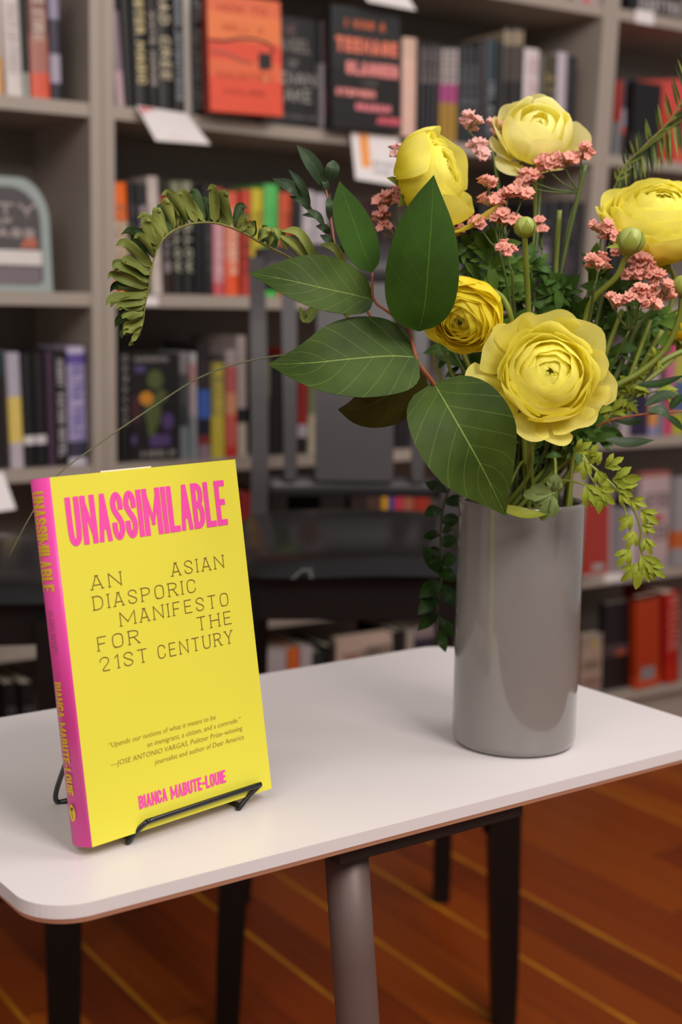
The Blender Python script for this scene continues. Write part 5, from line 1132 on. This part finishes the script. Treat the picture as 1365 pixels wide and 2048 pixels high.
sprig('finely cut green leaves above the large open bloom', [[(1060, 530, 1.11), (1070, 600, 1.11), (1080, 720, 1.11), (1070, 880, 1.11)], [(1120, 560, 1.11), (1115, 620, 1.11), (1100, 740, 1.11), (1080, 880, 1.11)], [(1150, 590, 1.12), (1140, 650, 1.12), (1120, 760, 1.12), (1090, 880, 1.11)]], 20, 67, M_fil2, 22, w=.16)
sprig('dark green leaves right of the large open bloom', [[(1235, 610, 1.11), (1225, 680, 1.11), (1190, 780, 1.11), (1120, 900, 1.11)], [(1290, 640, 1.12), (1270, 700, 1.12), (1220, 790, 1.12), (1130, 900, 1.11)], [(1200, 640, 1.12), (1190, 720, 1.12), (1150, 820, 1.12), (1110, 900, 1.11)]], 13, 56, M_fil2, 23)
sprig('yellow-green fine leaves right of the large open bloom', [[(1335, 690, 1.1), (1290, 760, 1.1), (1230, 820, 1.1), (1140, 900, 1.1)], [(1320, 780, 1.1), (1265, 800, 1.1), (1200, 840, 1.1), (1130, 905, 1.1)]], 12, 46, M_char, 24, w=.14)
sprig('green leaves filling the space just above the vase mouth', [[(1160, 850, 1.09), (1145, 890, 1.09), (1110, 940, 1.1)], [(1010, 860, 1.11), (1030, 900, 1.11), (1050, 950, 1.11)], [(1110, 860, 1.12), (1100, 900, 1.12), (1080, 950, 1.11)], [(1210, 840, 1.1), (1170, 890, 1.1), (1120, 945, 1.1)]], 18, 64, M_fil2, 25, w=.16)
sprig('dark foliage in the heart of the bouquet behind the two front blooms', [[(1000, 640, 1.14), (1010, 740, 1.14), (1040, 880, 1.13)], [(1060, 620, 1.15), (1060, 740, 1.15), (1060, 880, 1.13)], [(930, 700, 1.13), (960, 780, 1.13), (1010, 880, 1.12)], [(1150, 660, 1.15), (1130, 760, 1.15), (1090, 880, 1.13)]], 23, 87, M_fil2, 26, w=.16)
# stems filling the body of the bouquet
bstem = []
def bare(label, pts, r, m=M_stem):
    t = thing('flower_stem', label, 'stem', ROOT, 0, 'bare stems rising from the vase')
    stemobj('stem', m, t, [(wp(*pts)+[rim(rnd.uniform(-.025, .03), rnd.uniform(-.015, .02), .16), ROOT+Vector((0, 0, .003))], r*.8, r)], ROOT)
bare('thick olive stem bending right below the low salmon spray', [(1400, 690, 1.12), (1330, 720, 1.11), (1270, 770, 1.1), (1200, 810, 1.1), (1130, 900, 1.1)], .003)
bare('straight green stem below the pale pink tuft beside the right upright', [(1172, 330, 1.12), (1150, 420, 1.12), (1130, 510, 1.12), (1110, 640, 1.11), (1085, 850, 1.11)], .0022, M_stemd)
bare('green stem between the round bud and the top bloom', [(1082, 350, 1.15), (1075, 470, 1.14), (1060, 640, 1.13), (1050, 860, 1.12)], .002, M_stemd)
bare('pair of light green stems under the nodding bloom', [(868, 700, 1.08), (875, 740, 1.08), (930, 860, 1.09)], .0012)
bare('light green stem behind the nodding bloom', [(893, 705, 1.085), (905, 750, 1.085), (960, 870, 1.09)], .0018)
bare('thick light green stem right of the broad leaf above the rim', [(1062, 880, 1.08), (1058, 950, 1.09)], .0022)
bare('green stem just right of the vase middle, above the rim', [(1135, 850, 1.09), (1110, 920, 1.1), (1095, 970, 1.1)], .0026, M_stemd)
for i, (x0, y0, x1, y1, Yq) in enumerate(((1215, 560, 1165, 760, 1.1), (1245, 620, 1180, 790, 1.1), (1280, 640, 1215, 790, 1.11), (1302, 640, 1240, 800, 1.1), (1180, 640, 1150, 790, 1.12), (1325, 660, 1262, 770, 1.12), (1085, 520, 1078, 640, 1.13), (1120, 420, 1112, 560, 1.14))):
    bare(('leftmost', 'second', 'third', 'fourth', 'fifth', 'sixth', 'slim', 'straight')[i]+' green stem '+('in the thick bunch right of the large open bloom' if i < 6 else 'rising between the top bloom and the large open bloom'), [(x0, y0, Yq), (x1, y1, Yq), ((x1+1110)/2, 880, 1.1)], .0022+.0003*(i % 3), M_stem if i % 2 else M_stemd)
sprig('olive green leaves among the thick stems at the right', [[(1240, 560, 1.13), (1220, 660, 1.13), (1170, 800, 1.12), (1120, 900, 1.11)], [(1310, 640, 1.14), (1280, 720, 1.13), (1200, 820, 1.12), (1130, 900, 1.11)], [(1180, 560, 1.14), (1170, 680, 1.14), (1140, 800, 1.12), (1110, 900, 1.11)]], 27, 78, M_fil, 31, w=.16)
# narrow dark leaves at the right
nl = thing('narrow_leaf_sprig', 'sprig of narrow dark green leaves reaching the right picture edge', 'foliage', ROOT)
stemobj('stem', M_twig, nl, [(wp((1370, 822, 1.08), (1320, 826, 1.08), (1265, 832, 1.085), (1200, 850, 1.09), (1130, 910, 1.1))+[rim(.02, 0, .16), ROOT], .0008, .0013)], ROOT)
for p, Yq, w_ in (([(1275, 770), (1320, 768), (1372, 750)], 1.08, 9), ([(1290, 812), (1325, 792), (1358, 788)], 1.08, 11), ([(1295, 822), (1325, 822), (1340, 840)], 1.075, 11), ([(1210, 880), (1260, 886), (1310, 880)], 1.08, 11), ([(1330, 830), (1352, 845), (1368, 862)], 1.08, 8), ([(1340, 820), (1356, 800), (1380, 790)], 1.08, 9), ([(1220, 835), (1260, 845), (1290, 838)], 1.09, 8)):
    leafobj('leaf', M_rus if w_ != 11 else M_oliv, nl, [lf(p, Yq, w_, w_, a=.9, p=.7, cup=.25, nu=2, nv=10, normal=(0, -.8, .6))], ROOT)
# chartreuse trailing sprig
ct = thing('trailing_sprig', 'light green sprig of lobed leaves trailing down to the right of the vase', 'foliage', ROOT)
trail = [(1150, 905, 1.07), (1175, 925, 1.06), (1210, 955, 1.05), (1240, 985, 1.04), (1265, 1015, 1.04), (1282, 1060, 1.04), (1280, 1090, 1.04), (1290, 1120, 1.04)]
stemobj('stem', mat('light_stem', '#9aa84a', .5), ct, [([ROOT, rim(.03, -.01, .16)]+wp(*trail), .0014, .0007), (wp((1240, 985, 1.04), (1262, 1060, 1.035), (1260, 1100, 1.035)), .0008, .0005), (wp((1110, 960, 1.06), (1140, 962, 1.05), (1180, 972, 1.04), (1195, 985, 1.04)), .001, .0006),
    (wp((1165, 915, 1.06), (1180, 950, 1.05), (1200, 980, 1.04)), .0008, .0006)], ROOT)
rn = random.Random(77)
def lobed(x, y, ang, L, Y=1.035, m=None, sp=38, w=.2):
    """three-lobed leaf; ang: picture degrees, 90 = down"""
    specs = []
    for da, k in ((0, 1), (-sp, .78), (sp, .78)):
        a = R(ang+da); x1, y1 = x+L*k*math.cos(a), y+L*k*math.sin(a)
        specs.append(lf([(x, y), ((x+x1)/2, (y+y1)/2), (x1, y1)], [Y, Y-.004, Y-.002], L*w*k*1.1, L*w*k*1.1, a=1.35, p=.75, cup=.25, nu=2, nv=8, notch=.18, normal=(rn.uniform(-.4, .4), -1, rn.uniform(-.2, .5)), seed=x))
    leafobj('leaf', m or M_char, ct, specs, ROOT)
for x, y, a, L in ((1285, 1120, 95, 50), (1262, 1098, 125, 38), (1283, 1110, 60, 46), (1272, 1062, 110, 34), (1290, 1075, 70, 32), (1265, 1030, 120, 34), (1282, 1020, 40, 38), (1262, 1000, 10, 30), (1240, 985, 40, 30), (1232, 975, -20, 38), (1215, 960, 100, 24),
        (1225, 960, -10, 50), (1195, 940, 80, 30), (1180, 925, -60, 34), (1170, 920, 100, 34), (1190, 975, 45, 44), (1200, 985, 100, 36), (1172, 968, 60, 50), (1285, 1050, 30, 26), (1150, 905, -40, 34), (1296, 1130, 30, 36), (1278, 1130, 140, 40), (1205, 905, 150, 30), (1210, 935, -30, 36)):
    lobed(x, y, a+rn.uniform(-12, 12), L*1.22, sp=30, w=.15)
# leaves over the rim
rl = thing('lobed_leaf', 'light green lobed leaf hanging over the front rim of the vase', 'foliage', ROOT)
cto, ct = ct, rl
M_lob = leaf_mat('grey_green_lobed', '#6d8048', '#8f9c5c', '#a3ad74', trans=.2)
lobed(1108, 985, 175, 62, 1.04, M_lob, 20, .22); lobed(1108, 990, 115, 58, 1.04, M_lob, 25, .22); lobed(1106, 985, -78, 40, 1.045, M_lob, 22, .28)
stemobj('stem', mat('light_stem', '#9aa84a', .5), rl, [(wp((1108, 988, 1.045), (1112, 960, 1.07), (1105, 920, 1.1))+[rim(.01, 0, .15), ROOT], .0011, .0013)], ROOT)
yl = thing('broad_leaf', 'yellow-green leaf edge resting on the front rim of the vase', 'foliage', ROOT)
leafobj('leaf', leaf_mat('yellow_green_leaf', '#8f9636', '#a8ab48', '#b8b868', trans=.3), yl, [lf([(1000, 1012), (1030, 1024), (1065, 1030), (1112, 1022)], [1.035, 1.03, 1.03, 1.045], 14, 16, a=.9, p=.6, cup=.3, nu=3, nv=12, normal=(0, -.6, .8))], ROOT)
stemobj('stem', M_stem, yl, [(wp((1000, 1012, 1.036), (1020, 970, 1.06), (1050, 930, 1.09))+[rim(0, 0, .15), ROOT], .0011, .0013)], ROOT)
